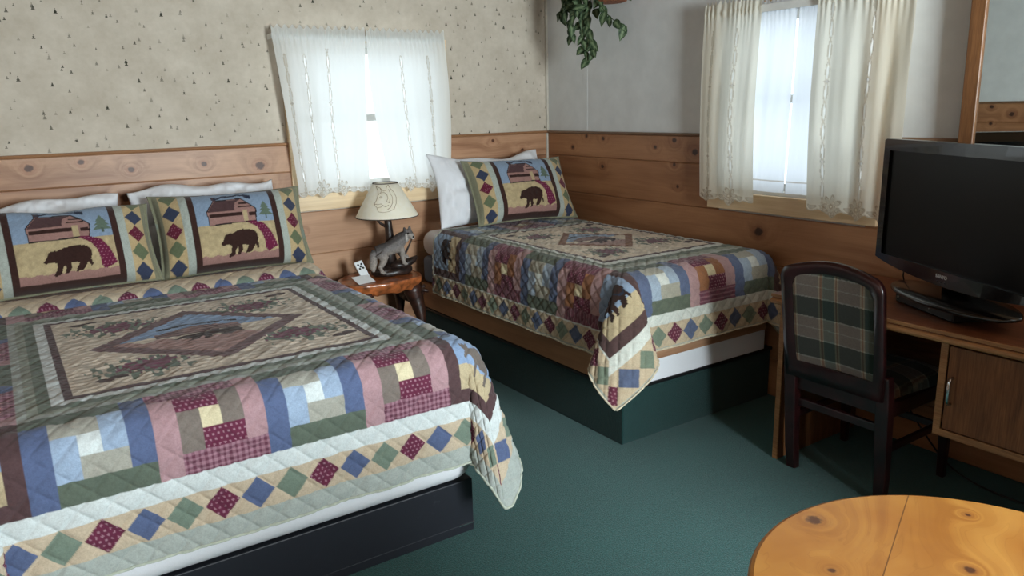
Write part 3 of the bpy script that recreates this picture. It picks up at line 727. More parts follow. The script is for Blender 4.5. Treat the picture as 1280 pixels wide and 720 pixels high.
# ------------------------------------------------------------------ the near bed
B1 = dict(x0=-0.205, x1=1.305, y0=2.128, zt=0.722, R=0.085, cx=0.55, cy=2.875)
bed = empty('bed', (0.55, 3.2, 0), 'wide bed on a scuffed black box base, nearest the camera', 'bed', 'beds')
MB().box(-0.2, 1.262, 2.184, YB - 0.03, 0.0, 0.204).build('base', M['black_box'], bed, bevel=0.004)
MB().box(-0.2, 1.259, 2.1836, 2.186, 0.0, 0.032).build('kick_strip', M['black_box'], bed, bevel=0.001)
MB().box(1.20, 1.2625, 2.181, 2.186, 0.028, 0.032).build('edge_strip', M['metal'], bed)
def rbox(x0, x1, y0, y1, z0, z1, r, pil=0.0):
    """soft rounded slab"""
    bm = bmesh.new(); bmesh.ops.create_cube(bm, size=1)
    for v in bm.verts: v.co = Vector((x0 + (v.co.x + .5) * (x1 - x0), y0 + (v.co.y + .5) * (y1 - y0), z0 + (v.co.z + .5) * (z1 - z0)))
    bmesh.ops.bevel(bm, geom=bm.edges[:] + bm.verts[:], offset=r, segments=6, affect='EDGES', profile=0.5)
    me = bpy.data.meshes.new('slab'); bm.to_mesh(me); bm.free(); return me
link('mattress', rbox(-0.19, 1.275, 2.146, YB - 0.02, 0.206, 0.702, 0.085), M['sheet'], bed, smooth=True)
Q1 = dict(ix=.60, iy=.60, bx=.305, by=.305, nx=4, ny=4, mx=.48, my=.485, wht=.055, gld=.10, sp=.1, rust=False, fig='moose', dirn=1, ph=1)
def make_quilt(name, label, group, B, Q, u0, u1, v0, v1, res, tilt, cone, skip=None, roll=None, seed=1, puck=1.0, stretch=0.0, xmax=None, wr=1.0, corner_r=0.07, wave=0.006, bind=None, crease=0.0):
    nu = int((u1 - u0) / res); nv = int((v1 - v0) / res)
    U, V = np.meshgrid(np.linspace(u0, u1, nu), np.linspace(v0, v1, nv))
    Vc = V + (np.where(V > skip[0], skip[1], 0) if skip else 0)
    col = quilt_color(U, Vc, Q)
    if roll: col[(V > skip[0]) & (Vc > Q['iy'] + Q['by'] + Q['wht'] + Q['gld'] * .5) & (col.mean(-1) > 0) & (np.maximum(np.abs(U) - Q['ix'] - Q['bx'], 0) <= Q['wht'] + .3) & (Vc > Q['iy'] + Q['by'] + Q['wht'] + Q['gld'])] = C['gold']
    X, Y = B['cx'] + U, B['cy'] + V
    P, hang, th, h = drape(X, Y, B['x0'], B['x1'], B['y0'], B['zt'], B['R'], tilt, cone, stretch=stretch, crease=crease)
    top = 1 - sm(hang, 0, .05)
    if roll:
        s = np.clip((V - skip[0]) / roll[0], 0, 1)
        P[..., 2] += roll[1] * np.sin(PI * s) ** .5 * (1 - sm(hang, .0, .12))
        P[..., 2] -= .004 * np.exp(-((V - skip[0]) / .008) ** 2)
    # soft waves in the hanging sides
    s_al = np.where(np.abs(np.cos(th)) > .7, Y, X)
    corner = ((th > .02) & (th < 1.55))
    wv = wave * np.sin(s_al * 17 + 2 * np.sin(s_al * 5 + seed)) * sm(hang, .05, .35) * (~corner)
    P += h * wv[..., None]
    if B.get('sag'): P[..., 2] += B['sag'](P[..., 0], P[..., 1]) * top
    N = normals(P); N *= np.sign((N * np.array([0, 0, 1.0])).sum(-1).mean() or 1)
    p = Q.get('lat', .042)
    da = np.abs(np.mod((U + V) / (2 * p) + .5, 1) - .5) * 2 * p / 1.414; db = np.abs(np.mod((U - V) / (2 * p) + .5, 1) - .5) * 2 * p / 1.414
    lat = (1 - np.exp(-da / .0055)) * (1 - np.exp(-db / .0055))
    med = (np.abs(U) < Q['mx']) & (np.abs(V) < Q['my'])
    lat2 = np.abs(np.sin(PI * (V + .006 * np.sin(U * 40)) / .03)) ** .5 * .8 + .3 * vnoise(U * 25, V * 60, seed + 4)
    puff = np.where(med, lat2, lat)
    wrk = vnoise(U * 24, V * 24, seed + 20) * .5 + vnoise(U * 60 + 2 * V, V * 60, seed + 21) * .3 + vnoise((U + V) * 14, (U - V) * 55, seed + 22) * .5
    P = P + N * (puck * .0068 * (1 - .45 * top) * puff + wr * .006 * wrk)[..., None]
    if xmax is not None: P[..., 0] = np.minimum(P[..., 0], xmax)
    P[..., 2] = np.maximum(P[..., 2], .015)
    # rounded foot corners
    e = corner_r
    ku = np.minimum(U - u0, u1 - U); kv = V - v0
    keep = ~((ku < e) & (kv < e) & (np.hypot(e - ku, e - kv) > e))
    o = link(name, grid_mesh(name, P[:, ::-1], col[:, ::-1], keep[:-1, 1:][:, ::-1]), M['quilt'])
    tag(o, label, 'quilt', group)
    path = []
    ni = int(round(e / res)); j0, i0 = nv - 1, 0
    for j in range(nv - 1, ni, -3): path.append((j, 0))
    for q in range(0, 13): a = PI / 2 * q / 12; path.append((int(round(ni - ni * math.sin(a))), int(round(ni - ni * math.cos(a)))))
    for i in range(ni + 3, nu - ni - 1, 3): path.append((0, i))
    for q in range(0, 13): a = PI / 2 * q / 12; path.append((int(round(ni - ni * math.cos(a))), nu - 1 - int(round(ni - ni * math.sin(a)))))
    for j in range(ni + 3, nv, 3): path.append((j, nu - 1))
    MB().tube([P[j, i] for j, i in path], .0045, 6).build('binding', M[bind or 'binding'], o, smooth=True)
    return o, P
quilt1, P1 = make_quilt('quilt', 'patchwork quilt with log cabin blocks and cabin medallion on the nearest wide bed', 'patchwork quilts', B1, Q1, -1.145, 1.145, -1.122, 1.0, .003, 3.0, (14, 7.5, 93, 3),
                    skip=(.73, .285), roll=(.2, .036), stretch=0.0, crease=.05)

# ------------------------------------------------------------------ the far bed
B2 = dict(x0=2.12, x1=3.12, y0=2.325, zt=.785, R=.085, cx=2.65, cy=3.09)
bed2 = empty('bed', (2.65, 3.3, 0), 'narrow bed in the corner on a green carpeted base', 'bed', 'beds')
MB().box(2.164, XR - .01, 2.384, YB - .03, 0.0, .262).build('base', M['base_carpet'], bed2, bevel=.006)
tag(MB().box(2.15, XR - .012, 2.37, YB - .035, .254, .27).build('base_edge', M['black'], bed2, bevel=.004), 'ragged black upper edge')
pm = MB().box(2.146, 2.172, 2.40, YB - .04, .275, .43).mesh('side_rail'); paint(pm, np.full((len(pm.vertices), 3), .5)); link('side_rail', pm, M['pine_y'], bed2, bevel=.004)
pm = MB().box(2.172, 3.115, 2.372, 2.396, .372, .43).mesh('foot_rail'); paint(pm, np.full((len(pm.vertices), 3), .7)); link('foot_rail', pm, M['pine_x'], bed2, bevel=.003)
tag(MB().box(2.172, 3.115, 2.376, 2.40, .268, .371).build('foot_panel', M['sheet'], bed2, bevel=.004), 'white panel under the foot rail')
link('box_spring', rbox(2.155, 3.10, 2.40, YB - .05, .432, .60, .03), M['boxspring'], bed2, smooth=True)
link('mattress', rbox(2.142, 3.09, 2.352, YB - .055, .603, .764, .07), M['sheet'], bed2, smooth=True)
Q2 = dict(ix=.45, iy=.61, bx=.302, by=.302, nx=3, ny=4, mx=.375, my=.505, oy=.055, wht=.05, whtl=.005, gld=.10, sp=.1, rust=True, fig='bear', dirn=1, ph=2, lat=.034, mute=.78, tone=np.array([1.0, .955, .86]))
quilt2, P2 = make_quilt('quilt', 'patchwork quilt with copper brown patches on the narrow corner bed, pointed corner hanging', 'patchwork quilts', B2, Q2, -.868, .80, -1.072, .935, .0034, 3.0, (17, 8.5, 45, 17), seed=5, xmax=XR - .006, wr=1.25, corner_r=.012, stretch=.1, bind='binding_cream')

# ------------------------------------------------------------------ pillows
def sham_color(s, t, W, H):
    """s, t in -1..1"""
    x = (s + 1) / 2 * W; y = (t + 1) / 2 * H; xm = np.minimum(x, W - x)
    col = np.empty(x.shape + (3,)); col[:] = lin((134, 134, 112))
    fl, gd, lt, br = .038, .082, .036, .028; yf = .020
    iny = (y > yf * .5) & (y < H - yf * .5)
    col[(xm > fl) & iny] = lin((192, 170, 130))
    u = xm - fl - gd / 2; sp = .088; v = y - yf
    k = np.floor(v / sp + .28); f = v / sp + .28 - k - .5
    d = np.abs(u) / (gd / 2) + np.abs(f) * 2
    pal = [lin((104, 114, 88)), lin((58, 66, 90)), dots(x, y, lin((100, 32, 54)), .012, .0017), C['green'] * .8]
    order = [1, 0, 2, 1, 0, 2]
    for kk in range(-1, 6):
        c = pal[order[kk % 6]]; m = (d < .97) & (k == kk) & iny & (xm > fl) & (xm < fl + gd)
        col[m] = c[m] if getattr(c, 'ndim', 1) == 3 else c
    m = (xm > fl + gd) & iny; col[m] = C['sage'] * 1.05
    m = (xm > fl + gd + lt) & iny; col[m] = C['dbrown'] * 1.25
    x0 = fl + gd + lt + br; m = (xm > x0) & (y > yf + .012) & (y < H - yf - .010)
    p = picture((x - x0) / (W - 2 * x0), (y - yf - .012) / (H - 2 * yf - .022)); col[m] = p[m]
    j = 1 + .10 * vnoise(x * 140, y * 140, 3) + .06 * (rng.rand(*x.shape) - .5)
    return col * j[..., None] * np.array([1.0, .98, .95])
def pillow(name, W, H, T, Mx, mat, color=None, flange=1.0, res=.0035, seed=0, sag=None, wr=1.0, back=True, parent=None, wrinkle=.009, ear=.05):
    n, m = int(H / res), int(W / res)
    s, t = np.meshgrid(np.linspace(-1, 1, m), np.linspace(-1, 1, n))
    prof = (np.clip(1 - np.abs(s / flange) ** 3.2, 0, 1) * np.clip(1 - np.abs(t / flange) ** 3.2, 0, 1)) ** .55
    x = W / 2 * s * (1 - ear * (1 - t * t) * np.abs(s) ** 3); y = H / 2 * t * (1 - ear * 1.6 * (1 - s * s) * np.abs(t) ** 3)
    wv = (vnoise(s * W * 9 + 5, t * H * 9, seed) * 1.2 + vnoise(s * W * 30, t * H * 16, seed + 1) * .45) * wrinkle
    edge = 1 - np.maximum(np.abs(s), np.abs(t)) ** 12
    quil = .0016 * np.abs(np.sin(PI * (s * W / 2 + t * H / 2) / .03) * np.sin(PI * (s * W / 2 - t * H / 2) / .03)) ** .5 if color else 0
    zf = prof * T * .66 + (wv + quil) * edge; zb = -prof * T * .34 - wv * .5 * edge
    if sag is not None: dx, dy, dz = sag(s, t)
    else: dx = dy = dz = 0
    F = np.stack([x + dx, y + dy, zf + .003 * edge + dz], -1); Bk = np.stack([x + dx, y + dy, zb - .003 * edge + dz], -1)
    A = np.concatenate([F.reshape(-1, 3), Bk.reshape(-1, 3)])
    A = np.array(Mx.to_3x3()) @ A.T; A = (A.T + np.array(Mx.translation))
    P = A.reshape(2, n, m, 3)
    col = None
    me = grid_mesh(name, P[0], color(s, t, W, H) if color else None)
    cb = np.broadcast_to(C['sage2'] * .85, (n, m, 3)) if color else None
    me2 = grid_mesh(name, P[1][:, ::-1], cb)
    bm = bmesh.new(); bm.from_mesh(me); bm.from_mesh(me2); bmesh.ops.remove_doubles(bm, verts=[v for v in bm.verts if v.is_boundary], dist=.0005); bm.to_mesh(me); bm.free()
    return link(name, me, mat, parent, smooth=True)
def stand(x, y, z, lean, yaw=0.0, roll=0.0):
    """pillow plane: local x along the wall, local y up leaning back, local z towards the room"""
    R = Matrix.Rotation(math.radians(yaw), 4, 'Z') @ Matrix.Rotation(math.radians(90 - lean), 4, 'X') @ Matrix.Rotation(math.radians(roll), 4, 'Z')
    return Matrix.Translation((x, y, z)) @ R
def soft(seed, drop, tip=0):
    return lambda s, t: (.012 * np.sin(2.1 * s + seed) * t, (.018 * np.sin(3.2 * s + seed) + .010 * np.sin(7 * s + 2 * seed) - drop * np.clip(.3 - s, 0, 1.3) + tip * np.clip(s - .6, 0, 1)) * np.clip(t, 0, 1), .012 * np.sin(4 * s + 3 * t + seed))
tag(pillow('pillow', .74, .44, .12, stand(.115, 4.09, .94, 24, 0, 0), M['sheet'], res=.006, seed=41, wrinkle=.022, sag=soft(1.0, .035), ear=.07), 'white pillow behind the left cabin sham on the wide bed', 'pillow', 'white bed pillows')
tag(pillow('pillow', .74, .44, .12, stand(.885, 4.115, .955, 21, 0, 0), M['sheet'], res=.006, seed=43, wrinkle=.020, sag=soft(2.6, .012), ear=.06), 'white pillow behind the right cabin sham on the wide bed', 'pillow', 'white bed pillows')
tag(pillow('pillow', .84, .45, .11, stand(2.60, 4.095, 1.0, 24, 0, 0), M['sheet'], res=.006, seed=47, wrinkle=.018, sag=soft(4.2, .0), ear=.06), 'white pillow behind the bear sham on the narrow corner bed', 'pillow', 'white bed pillows')
sg = lambda s, t: (.0 * s, -.022 * np.exp(-((s - .05) / .35) ** 2) * np.clip(t, 0, 1) ** 2 - .05 * np.clip(s - .4, 0, 1) * np.clip(t, 0, 1), .02 * s * s)
tag(pillow('pillow_sham', .75, .415, .18, stand(.205, 3.885, .928, 28, 2, 0), M['sham'], sham_color, .955, seed=31, sag=sg), 'leftmost bear and cabin pillow sham on the wide bed, its top edge sagging', 'pillow', 'patchwork pillow shams')
tag(pillow('pillow_sham', .73, .425, .18, stand(.945, 3.908, .928, 24, -3, 0), M['sham'], sham_color, .955, seed=33), 'right bear and cabin pillow sham on the wide bed, next to the window curtain', 'pillow', 'patchwork pillow shams')
tag(pillow('pillow_sham', .72, .44, .15, stand(2.70, 3.93, .992, 31, -3, -1), M['sham'], sham_color, .955, seed=35), 'bear and cabin pillow sham on the narrow corner bed', 'pillow', 'patchwork pillow shams')
# ------------------------------------------------------------------ bedside slab table
ns = empty('nightstand', (1.79, 4.06, 0), 'live edge burl slab bedside table on root legs between the beds', 'bedside table')
def outline(n, cx, cy, rx, ry, seed, amp=.06):
    r = np.random.RandomState(seed); ph = r.rand(5) * 6.28; out = []
    for k in range(n):
        a = 2 * PI * k / n; f = 1 + amp * (math.sin(2 * a + ph[0]) + .7 * math.sin(3 * a + ph[1]) + .5 * math.sin(7 * a + ph[2]) + .3 * math.sin(13 * a + ph[3]))
        c, s = math.cos(a), math.sin(a); e = .8
        out.append((cx + rx * f * abs(c) ** e * (1 if c > 0 else -1), cy + ry * f * abs(s) ** e * (1 if s > 0 else -1)))
    return out
oa = outline(72, 1.775, 4.055, .245, .19, 4, .035)
rg = []
for z, k in ((.478, .80), (.484, .88), (.50, .93), (.52, .985), (.537, 1.0), (.547, 1.0), (.55, .985), (.5505, .9), (.5505, .4)):
    w_ = [(1.775 + (x - 1.775) * (k + .02 * math.sin(i * 1.9) * (z < .53)), 4.055 + (y - 4.055) * (k + .02 * math.sin(i * 2.3) * (z < .53)), z + .006 * math.sin(i * 1.1) * (z < .51)) for i, (x, y) in enumerate(oa)]
    rg.append(w_)
mb = MB().rings(rg); mb.build('slab_top', M['burl'], ns, smooth=True)
for i, (x, y, tx, ty) in enumerate(((1.93, 3.95, 1.98, 3.93), (1.93, 4.16, 1.99, 4.19), (1.62, 4.16, 1.58, 4.2), (1.64, 3.96, 1.58, 3.93))):
    r = random.Random(i); pts = []; rad = []
    for k in range(14):
        t = k / 13; pts.append((x + (tx - x) * t + .018 * math.sin(5 * t + i * 2), y + (ty - y) * t + .018 * math.cos(6 * t + i), .495 * (1 - t))); rad.append(.034 + .012 * math.sin(9 * t + i) + .018 * max(0, t - .75) * 4 + .016 * max(0, .2 - t) * 5 + r.uniform(-.006, .006))
    MB().tube(pts, rad, 10).build('leg', M['bark'], ns, smooth=True)
mb = MB()
for i in range(5):
    a = i * 1.35; c = (1.99 + .02 * math.sin(a), 4.0 + .06 * math.cos(a)); mb.tube([(1.93, 3.98 + .03 * i, .40), (c[0], c[1], .44 + .01 * i), (c[0] + .025, c[1] - .02, .49 - .02 * i)], [.022, .017, .010], 8)
mb.build('root_knots', M['bark'], ns, smooth=True)

# ------------------------------------------------------------------ lamp
lx, ly, lz = 1.86, 4.085, .5555
lamp = empty('table_lamp', (lx, ly, lz), 'table lamp with parchment shade and standing grey wolf on a log', 'lamp')
mb = MB(); rg = []
for z, k in ((0, .92), (.008, 1.0), (.022, 1.0), (.034, .9), (.04, .7)):
    rg.append([(lx + .005 + .128 * k * math.cos(a) * (1 + .06 * math.sin(5 * a)), ly - .02 + .075 * k * math.sin(a) * (1 + .05 * math.sin(4 * a + 1)), lz + z + .003 * math.sin(7 * a)) for a in [2 * PI * i / 40 for i in range(40)]])
mb.rings(rg)
mb.tube([(lx + .035, ly - .045, lz + .045), (lx + .08, ly - .055, lz + .056), (lx + .125, ly - .058, lz + .075), (lx + .15, ly - .05, lz + .088)], [.028, .026, .020, .010], 10)
mb.ball((lx + .045, ly - .03, lz + .05), (.06, .045, .03)); mb.ball((lx - .06, ly - .03, lz + .03), (.07, .05, .022))
mb.build('base', M['log'], lamp, smooth=True)
mb = MB(); mb.tube([(lx + .01, ly + .01, lz + .03), (lx + .002, ly + .012, lz + .12), (lx + .012, ly + .008, lz + .2), (lx + .006, ly + .004, lz + .28), (lx, ly, lz + .37)], [.044, .036, .026, .022, .019], 12)
mb.tube([(lx + .004, ly + .006, lz + .27), (lx - .04, ly + .01, lz + .30), (lx - .075, ly + .012, lz + .345), (lx - .085, ly + .012, lz + .38)], [.010, .008, .006, .004], 8)
mb.tube([(lx + .03, ly + .03, lz + .03), (lx + .12, ly + .045, lz + .09), (lx + .165, ly + .05, lz + .16), (lx + .19, ly + .05, lz + .21)], [.012, .007, .005, .003], 8)
mb.build('trunk', M['log'], lamp, smooth=True)
zb, zt_, rb, rt = .897, 1.088, .181, .072
def shade_wall(n=64):
    mb = MB(); P = []
    prof = [(rb, zb), (rt, zt_), (rt - .0025, zt_), (rb - .0025, zb)]
    return mb.lathe([(r, z) for r, z in prof] + [(rb, zb)], (lx, ly, 0), n, cap=False)
sh = shade_wall().build('lamp_shade', M['shade'], lamp)
sh.data.polygons.foreach_set('use_smooth', [True] * len(sh.data.polygons))
for (r, z) in ((rb, zb), (rt, zt_)):
    MB().tube([(lx + r * math.cos(a), ly + r * math.sin(a), z) for a in [2 * PI * i / 64 for i in range(65)]], .0028, 6, cap=False).build('shade_trim', M['dark_trim'], sh)
# wolf head sketched on the shade
SK = [[(180, 100), (190, 125), (193, 150), (178, 185), (164, 205), (170, 216), (180, 226), (182, 240), (188, 250), (215, 254), (250, 250), (283, 238), (298, 205), (300, 170), (288, 140), (268, 118), (256, 95), (244, 108), (240, 128)], [(240, 128), (222, 128), (205, 112), (180, 100)], [(193, 150), (210, 140), (228, 138), (244, 150), (250, 172), (240, 190)], [(164, 205), (186, 208), (206, 204), (214, 212), (204, 222), (182, 226)], [(198, 168), (206, 162), (216, 166), (206, 171), (198, 168)], [(256, 120), (266, 148), (278, 170), (276, 200), (262, 226), (240, 240)], [(240, 190), (256, 200), (262, 180)], [(205, 112), (212, 130), (206, 142)], [(214, 212), (232, 222), (252, 212)]]
cd = math.atan2(-ly, -lx); mb = MB()
for pl in SK:
    pts = []
    for i in range(len(pl) - 1):
        for t in np.linspace(0, 1, 6)[:-1] if i < len(pl) - 2 else np.linspace(0, 1, 6):
            px = pl[i][0] * (1 - t) + pl[i + 1][0] * t; py = pl[i][1] * (1 - t) + pl[i + 1][1] * t
            hh = (px - 238) / 5.54 / 197; z = zb + .012 + (285 - py) / 5.54 / 197 * 1.0
            r = rb + (rt - rb) * (z - zb) / (zt_ - zb) + .0008; a = cd + math.asin(max(-1, min(1, hh / r)))
            pts.append((lx + r * math.cos(a), ly + r * math.sin(a), z))
    mb.tube(pts, .0016, 5)
tag(mb.build('wolf_drawing', M['brown_line'], sh), 'brown wolf head drawn on the shade')
mb = MB(); mb.lathe([(.017, .92), (.017, .985), (.010, .99)], (lx, ly, 0), 16); mb.build('socket', M['metal'], lamp, smooth=True)
mb = MB(); mb.lathe([(.006, .985), (.022, 1.0), (.03, 1.03), (.024, 1.06), (.008, 1.075)], (lx, ly, 0), 16); mb.build('bulb', M['white_plastic'], lamp, smooth=True)
mb = MB()
for k in range(3):
    a = k * 2.094; mb.tube([(lx + .012 * math.cos(a), ly + .012 * math.sin(a), .98), (lx + rt * math.cos(a), ly + rt * math.sin(a), zt_ - .004)], .0015, 5)
mb.build('shade_spider', M['metal'], lamp)
def fuse(name, mb, voxel, mat, parent, colfn, smooth_it=6, loc=None):
    """melt overlapping solids into one continuous skin"""
    me = mb.mesh('tmp'); o = bpy.data.objects.new('tmp', me); COL.objects.link(o)
    r = o.modifiers.new('r', 'REMESH'); r.mode = 'VOXEL'; r.voxel_size = voxel
    s = o.modifiers.new('s', 'SMOOTH'); s.iterations = smooth_it; s.factor = .5
    bpy.context.view_layer.update(); dg = bpy.context.evaluated_depsgraph_get()
    m2 = bpy.data.meshes.new_from_object(o.evaluated_get(dg)); bpy.data.objects.remove(o); m2.name = name
    P = np.empty(len(m2.vertices) * 3); m2.vertices.foreach_get('co', P); P = P.reshape(-1, 3)
    paint(m2, colfn(P)); return link(name, m2, mat, parent, smooth=True, loc=loc)
wy = ly - .055
mb = MB()
mb.tube([(1.752, wy + .01, .705), (1.79, wy, .708), (1.83, wy - .002, .714), (1.868, wy - .004, .728), (1.895, wy - .006, .742)], [.030, .040, .040, .047, .043], 14)
mb.tube([(1.888, wy - .006, .745), (1.915, wy - .012, .768), (1.940, wy - .022, .785)], [.044, .039, .031], 12)      # neck
mb.ball((1.946, wy - .026, .792), (.031, .030, .028)); mb.tube([(1.950, wy - .044, .787), (1.951, wy - .070, .778), (1.952, wy - .084, .775)], [.023, .015, .011], 10)
for dx, dy in ((-.018, -.010), (.018, .008)):
    mb.tube([(1.944 + dx, wy - .024 + dy, .806), (1.944 + dx * 1.15, wy - .022 + dy, .822), (1.944 + dx * 1.2, wy - .021 + dy, .834)], [.014, .010, .004], 8)
for dy, fx, fz in ((-.022, 1.915, .618), (.020, 1.958, .634)):
    mb.tube([(1.893, wy + dy * .8, .725), (1.905, wy + dy, .69), (1.907 + (fx - 1.915) * .4, wy + dy, .655), (fx - .003, wy + dy, fz + .016), (fx, wy + dy, fz)], [.026, .019, .014, .012, .013], 10)
    mb.ball((fx + .008, wy + dy - .003, fz - .003), (.014, .009, .008), 8)
for dy, kx in ((-.022, 0), (.022, .03)):
    mb.tube([(1.765 + kx * .3, wy + dy * .7, .700), (1.790 + kx * .6, wy + dy, .665), (1.777 + kx, wy + dy, .635), (1.760 + kx, wy + dy, .615), (1.770 + kx, wy + dy, .592), (1.774 + kx, wy + dy, .580)], [.034, .029, .019, .013, .012, .014], 10)
    mb.ball((1.782 + kx, wy + dy - .002, .579), (.015, .009, .008), 8)
mb.tube([(1.745, wy + .008, .712), (1.733, wy + .006, .685), (1.732, wy + .002, .645), (1.724, wy - .004, .61), (1.726, wy - .006, .59)], [.015, .021, .024, .019, .008], 10)
def wolf_col(P):
    x, y, z = P.T
    c = np.broadcast_to(lin((120, 114, 112)), P.shape).copy()
    low = sm(-(z - .70 - .35 * np.clip(x - 1.80, -.1, .15)), -.02, .03)[:, None]
    c = c * (1 - low) + lin((158, 148, 140)) * low
    back = sm(z - (.722 + .45 * np.clip(x - 1.80, -.06, .12)), 0, .014)[:, None] * (x < 1.93)[:, None]
    c = c * (1 - .7 * back) + lin((58, 54, 54)) * .7 * back
    n = vnoise(x * 260 + z * 90, z * 220, 6); c *= (1 + .5 * n)[:, None]
    face = (((y < wy - .046) & (x > 1.92) & (z < .797) & (z > .752)) | ((x > 1.925) & (y < wy - .02) & (z < .77) & (z > .735)))[:, None] * .8; c = c * (1 - face) + lin((206, 198, 190)) * face
    nose = (np.hypot(np.hypot(x - 1.952, y - (wy - .094)), z - .779) < .012)[:, None]; c = np.where(nose, lin((22, 20, 20)), c)
    for ex, ey in ((1.964, wy - .052), (1.936, wy - .052)):
        c = np.where((np.hypot(np.hypot(x - ex, y - ey), z - .797) < .007)[:, None], lin((30, 22, 16)), c)
    return c
tag(fuse('wolf_figure', mb, .0032, M['wolf'], lamp, wolf_col, 3), 'grey wolf standing with front paws up on the log')

# remote leaning on the lamp's log, and the card in front of it
CM = Matrix.Translation((1.640, 3.975, .5525)) @ Matrix.Rotation(.2, 4, 'Z') @ Matrix.Rotation(.38, 4, 'X')
card = MB().box(-.055, .055, -.04, .04, 0, .0012, Matrix.Translation((0, 0, .015)) @ CM).build('paper_card', M['paper'])
tag(card, 'white paper card on the burl bedside table under the remote', 'card')
RL = (1.663, 4.015, .568); RM = Matrix.Translation(RL) @ Matrix.Rotation(.12, 4, 'Z') @ Matrix.Rotation(1.05, 4, 'X') @ Matrix.Translation((0, .05, 0)) @ Matrix.Rotation(.16, 4, 'Z')
rem = empty('remote_control', RL, 'small white remote with black buttons leaning up on the bedside table', 'remote')
MB().box(-.027, .027, -.055, .052, -.006, .006, RM).build('body', M['white_plastic'], rem, bevel=.004, seg=3)
for (bx, by) in ((-.011, .030), (.011, .030), (0, .018), (-.011, .006), (.011, .006)):
    k = MB().lathe([(.0065, .0055), (.0065, .0072), (.004, .0078)], (bx, by, 0), 12); k.v = [tuple(RM @ Vector(p)) for p in k.v]; k.build('button', M['black'], rem)

# ------------------------------------------------------------------ desk
desk = empty('desk', (2.86, 1.1, 0), 'oak laminate desk along the grey wall with a hung cupboard', 'desk')
MB().box(2.556, XR - .014, .25, 1.925, .694, .735).build('desktop', M['oak_top'], desk, bevel=.003)
mb = MB(); mb.box(2.548, 2.557, .25, 1.925, .722, .7352); mb.tube([(2.556, .25, .705), (2.556, 1.925, .705)], .0125, 12); mb.build('edge_band', M['oak_edge'], desk, bevel=.002)
MB().box(2.603, XR - .016, 1.889, 1.911, 0, .694).build('side_panel', M['oak_z'], desk, bevel=.002)
MB().box(2.598, 2.604, 1.888, 1.912, 0, .694).build('panel_edge', M['oak_edge'], desk, bevel=.001)
MB().box(2.603, XR - .016, .26, .282, 0, .694).build('side_panel', M['oak_z'], desk, bevel=.002)
MB().box(XR - .06, XR - .044, .30, 1.886, .40, .694).build('back_rail', M['oak_top'], desk)
cab = MB(); cab.box(2.574, 3.05, 1.225, 1.245, .362, .693); cab.box(2.574, 3.05, .60, .62, .362, .693); cab.box(2.574, 3.05, .62, 1.225, .362, .382); cab.box(3.03, 3.05, .62, 1.225, .382, .693); cab.box(2.60, 3.03, .62, 1.225, .672, .693)
cb = cab.build('cupboard', M['oak_z'], desk, bevel=.0015)
MB().box(2.568, 2.575, 1.222, 1.246, .359, .693).build('stile', M['oak_edge'], cb, bevel=.001)
MB().box(2.568, 2.575, .60, 1.222, .359, .383).build('lower_rail', M['oak_edge'], cb, bevel=.001)
dr = MB().box(2.570, 2.588, .624, 1.217, .387, .682).build('door', M['oak_z'], cb, bevel=.002)
mb = MB(); mb.tube([(2.572, 1.197, .575), (2.552, 1.197, .573), (2.545, 1.197, .560), (2.545, 1.197, .50), (2.552, 1.197, .485), (2.572, 1.197, .482)], [.005, .005, .0055, .0055, .005, .005], 10)
tag(mb.build('handle', M['metal'], desk, smooth=True), 'polished bar handle of the cupboard door')

# ------------------------------------------------------------------ television and box
a = math.radians(27); UX, UY = -math.sin(a), -math.cos(a); PL = (2.92, 1.714)
TV = Matrix(((UX, UY, 0, PL[0]), (UY, -UX, 0, PL[1]), (0, 0, 1, 0), (0, 0, 0, 1)))      # local x: along the screen, local y: towards the viewer
tv = empty('television', tuple(TV @ Vector((.41, -.05, .781))), 'black flat screen television on the desk', 'television')
def bot(u): return .874 - .036 * (1 - ((u - .41) / .41) ** 2) ** .8 if abs(u - .41) < .41 else .874
WT = .82; us = np.linspace(0, WT, 25)
outl = [(u, bot(u)) for u in us] + [(WT, 1.335), (WT - .012, 1.341), (.012, 1.341), (0, 1.335)]
mp = lambda d, k=1.0: (lambda u, z: TV @ Vector((.41 + (u - .41) * k, d, 1.1 + (z - 1.1) * k)))
mb = MB(); s0, s1, q0, q1 = .036, WT - .036, .892, 1.298
fr_ = [mp(0)(u, z) for u, z in outl]; n = len(outl)
inner = [(min(max(u, s0), s1), q0) for u, z in outl[:25]] + [(s1, q1), (s1, q1), (s0, q1), (s0, q1)]
inn = [mp(0)(u, z) for u, z in inner]; inb = [mp(-.012)(u, z) for u, z in inner]
mid_ = [mp(-.035)(u, z) for u, z in outl]; bk_ = [mp(-.095, .86)(u, z) for u, z in outl]
mb.rings([inb, inn, fr_, mid_, bk_], cap=False); k0 = len(mb.v); mb.add(bk_, [tuple(range(n))])
mb.build('housing', M['gloss_black'], tv)
MB().add([mp(-.010)(u, z) for u, z in ((s0 - .001, q0 - .001), (s1 + .001, q0 - .001), (s1 + .001, q1 + .001), (s0 - .001, q1 + .001))] + [mp(-.02)(u, z) for u, z in ((s0 - .001, q0 - .001), (s1 + .001, q0 - .001), (s1 + .001, q1 + .001), (s0 - .001, q1 + .001))], [(0, 1, 2, 3), (4, 7, 6, 5), (0, 4, 5, 1), (1, 5, 6, 2), (2, 6, 7, 3), (3, 7, 4, 0)]).build('screen', M['screen'], tv)
mb = MB(); mb.tube([TV @ Vector((.41, -.06, .80)), TV @ Vector((.41, -.06, .90))], .05, 20, flat=.6); mb.build('neck', M['gloss_black'], tv, smooth=True)
mb = MB(); rg = []
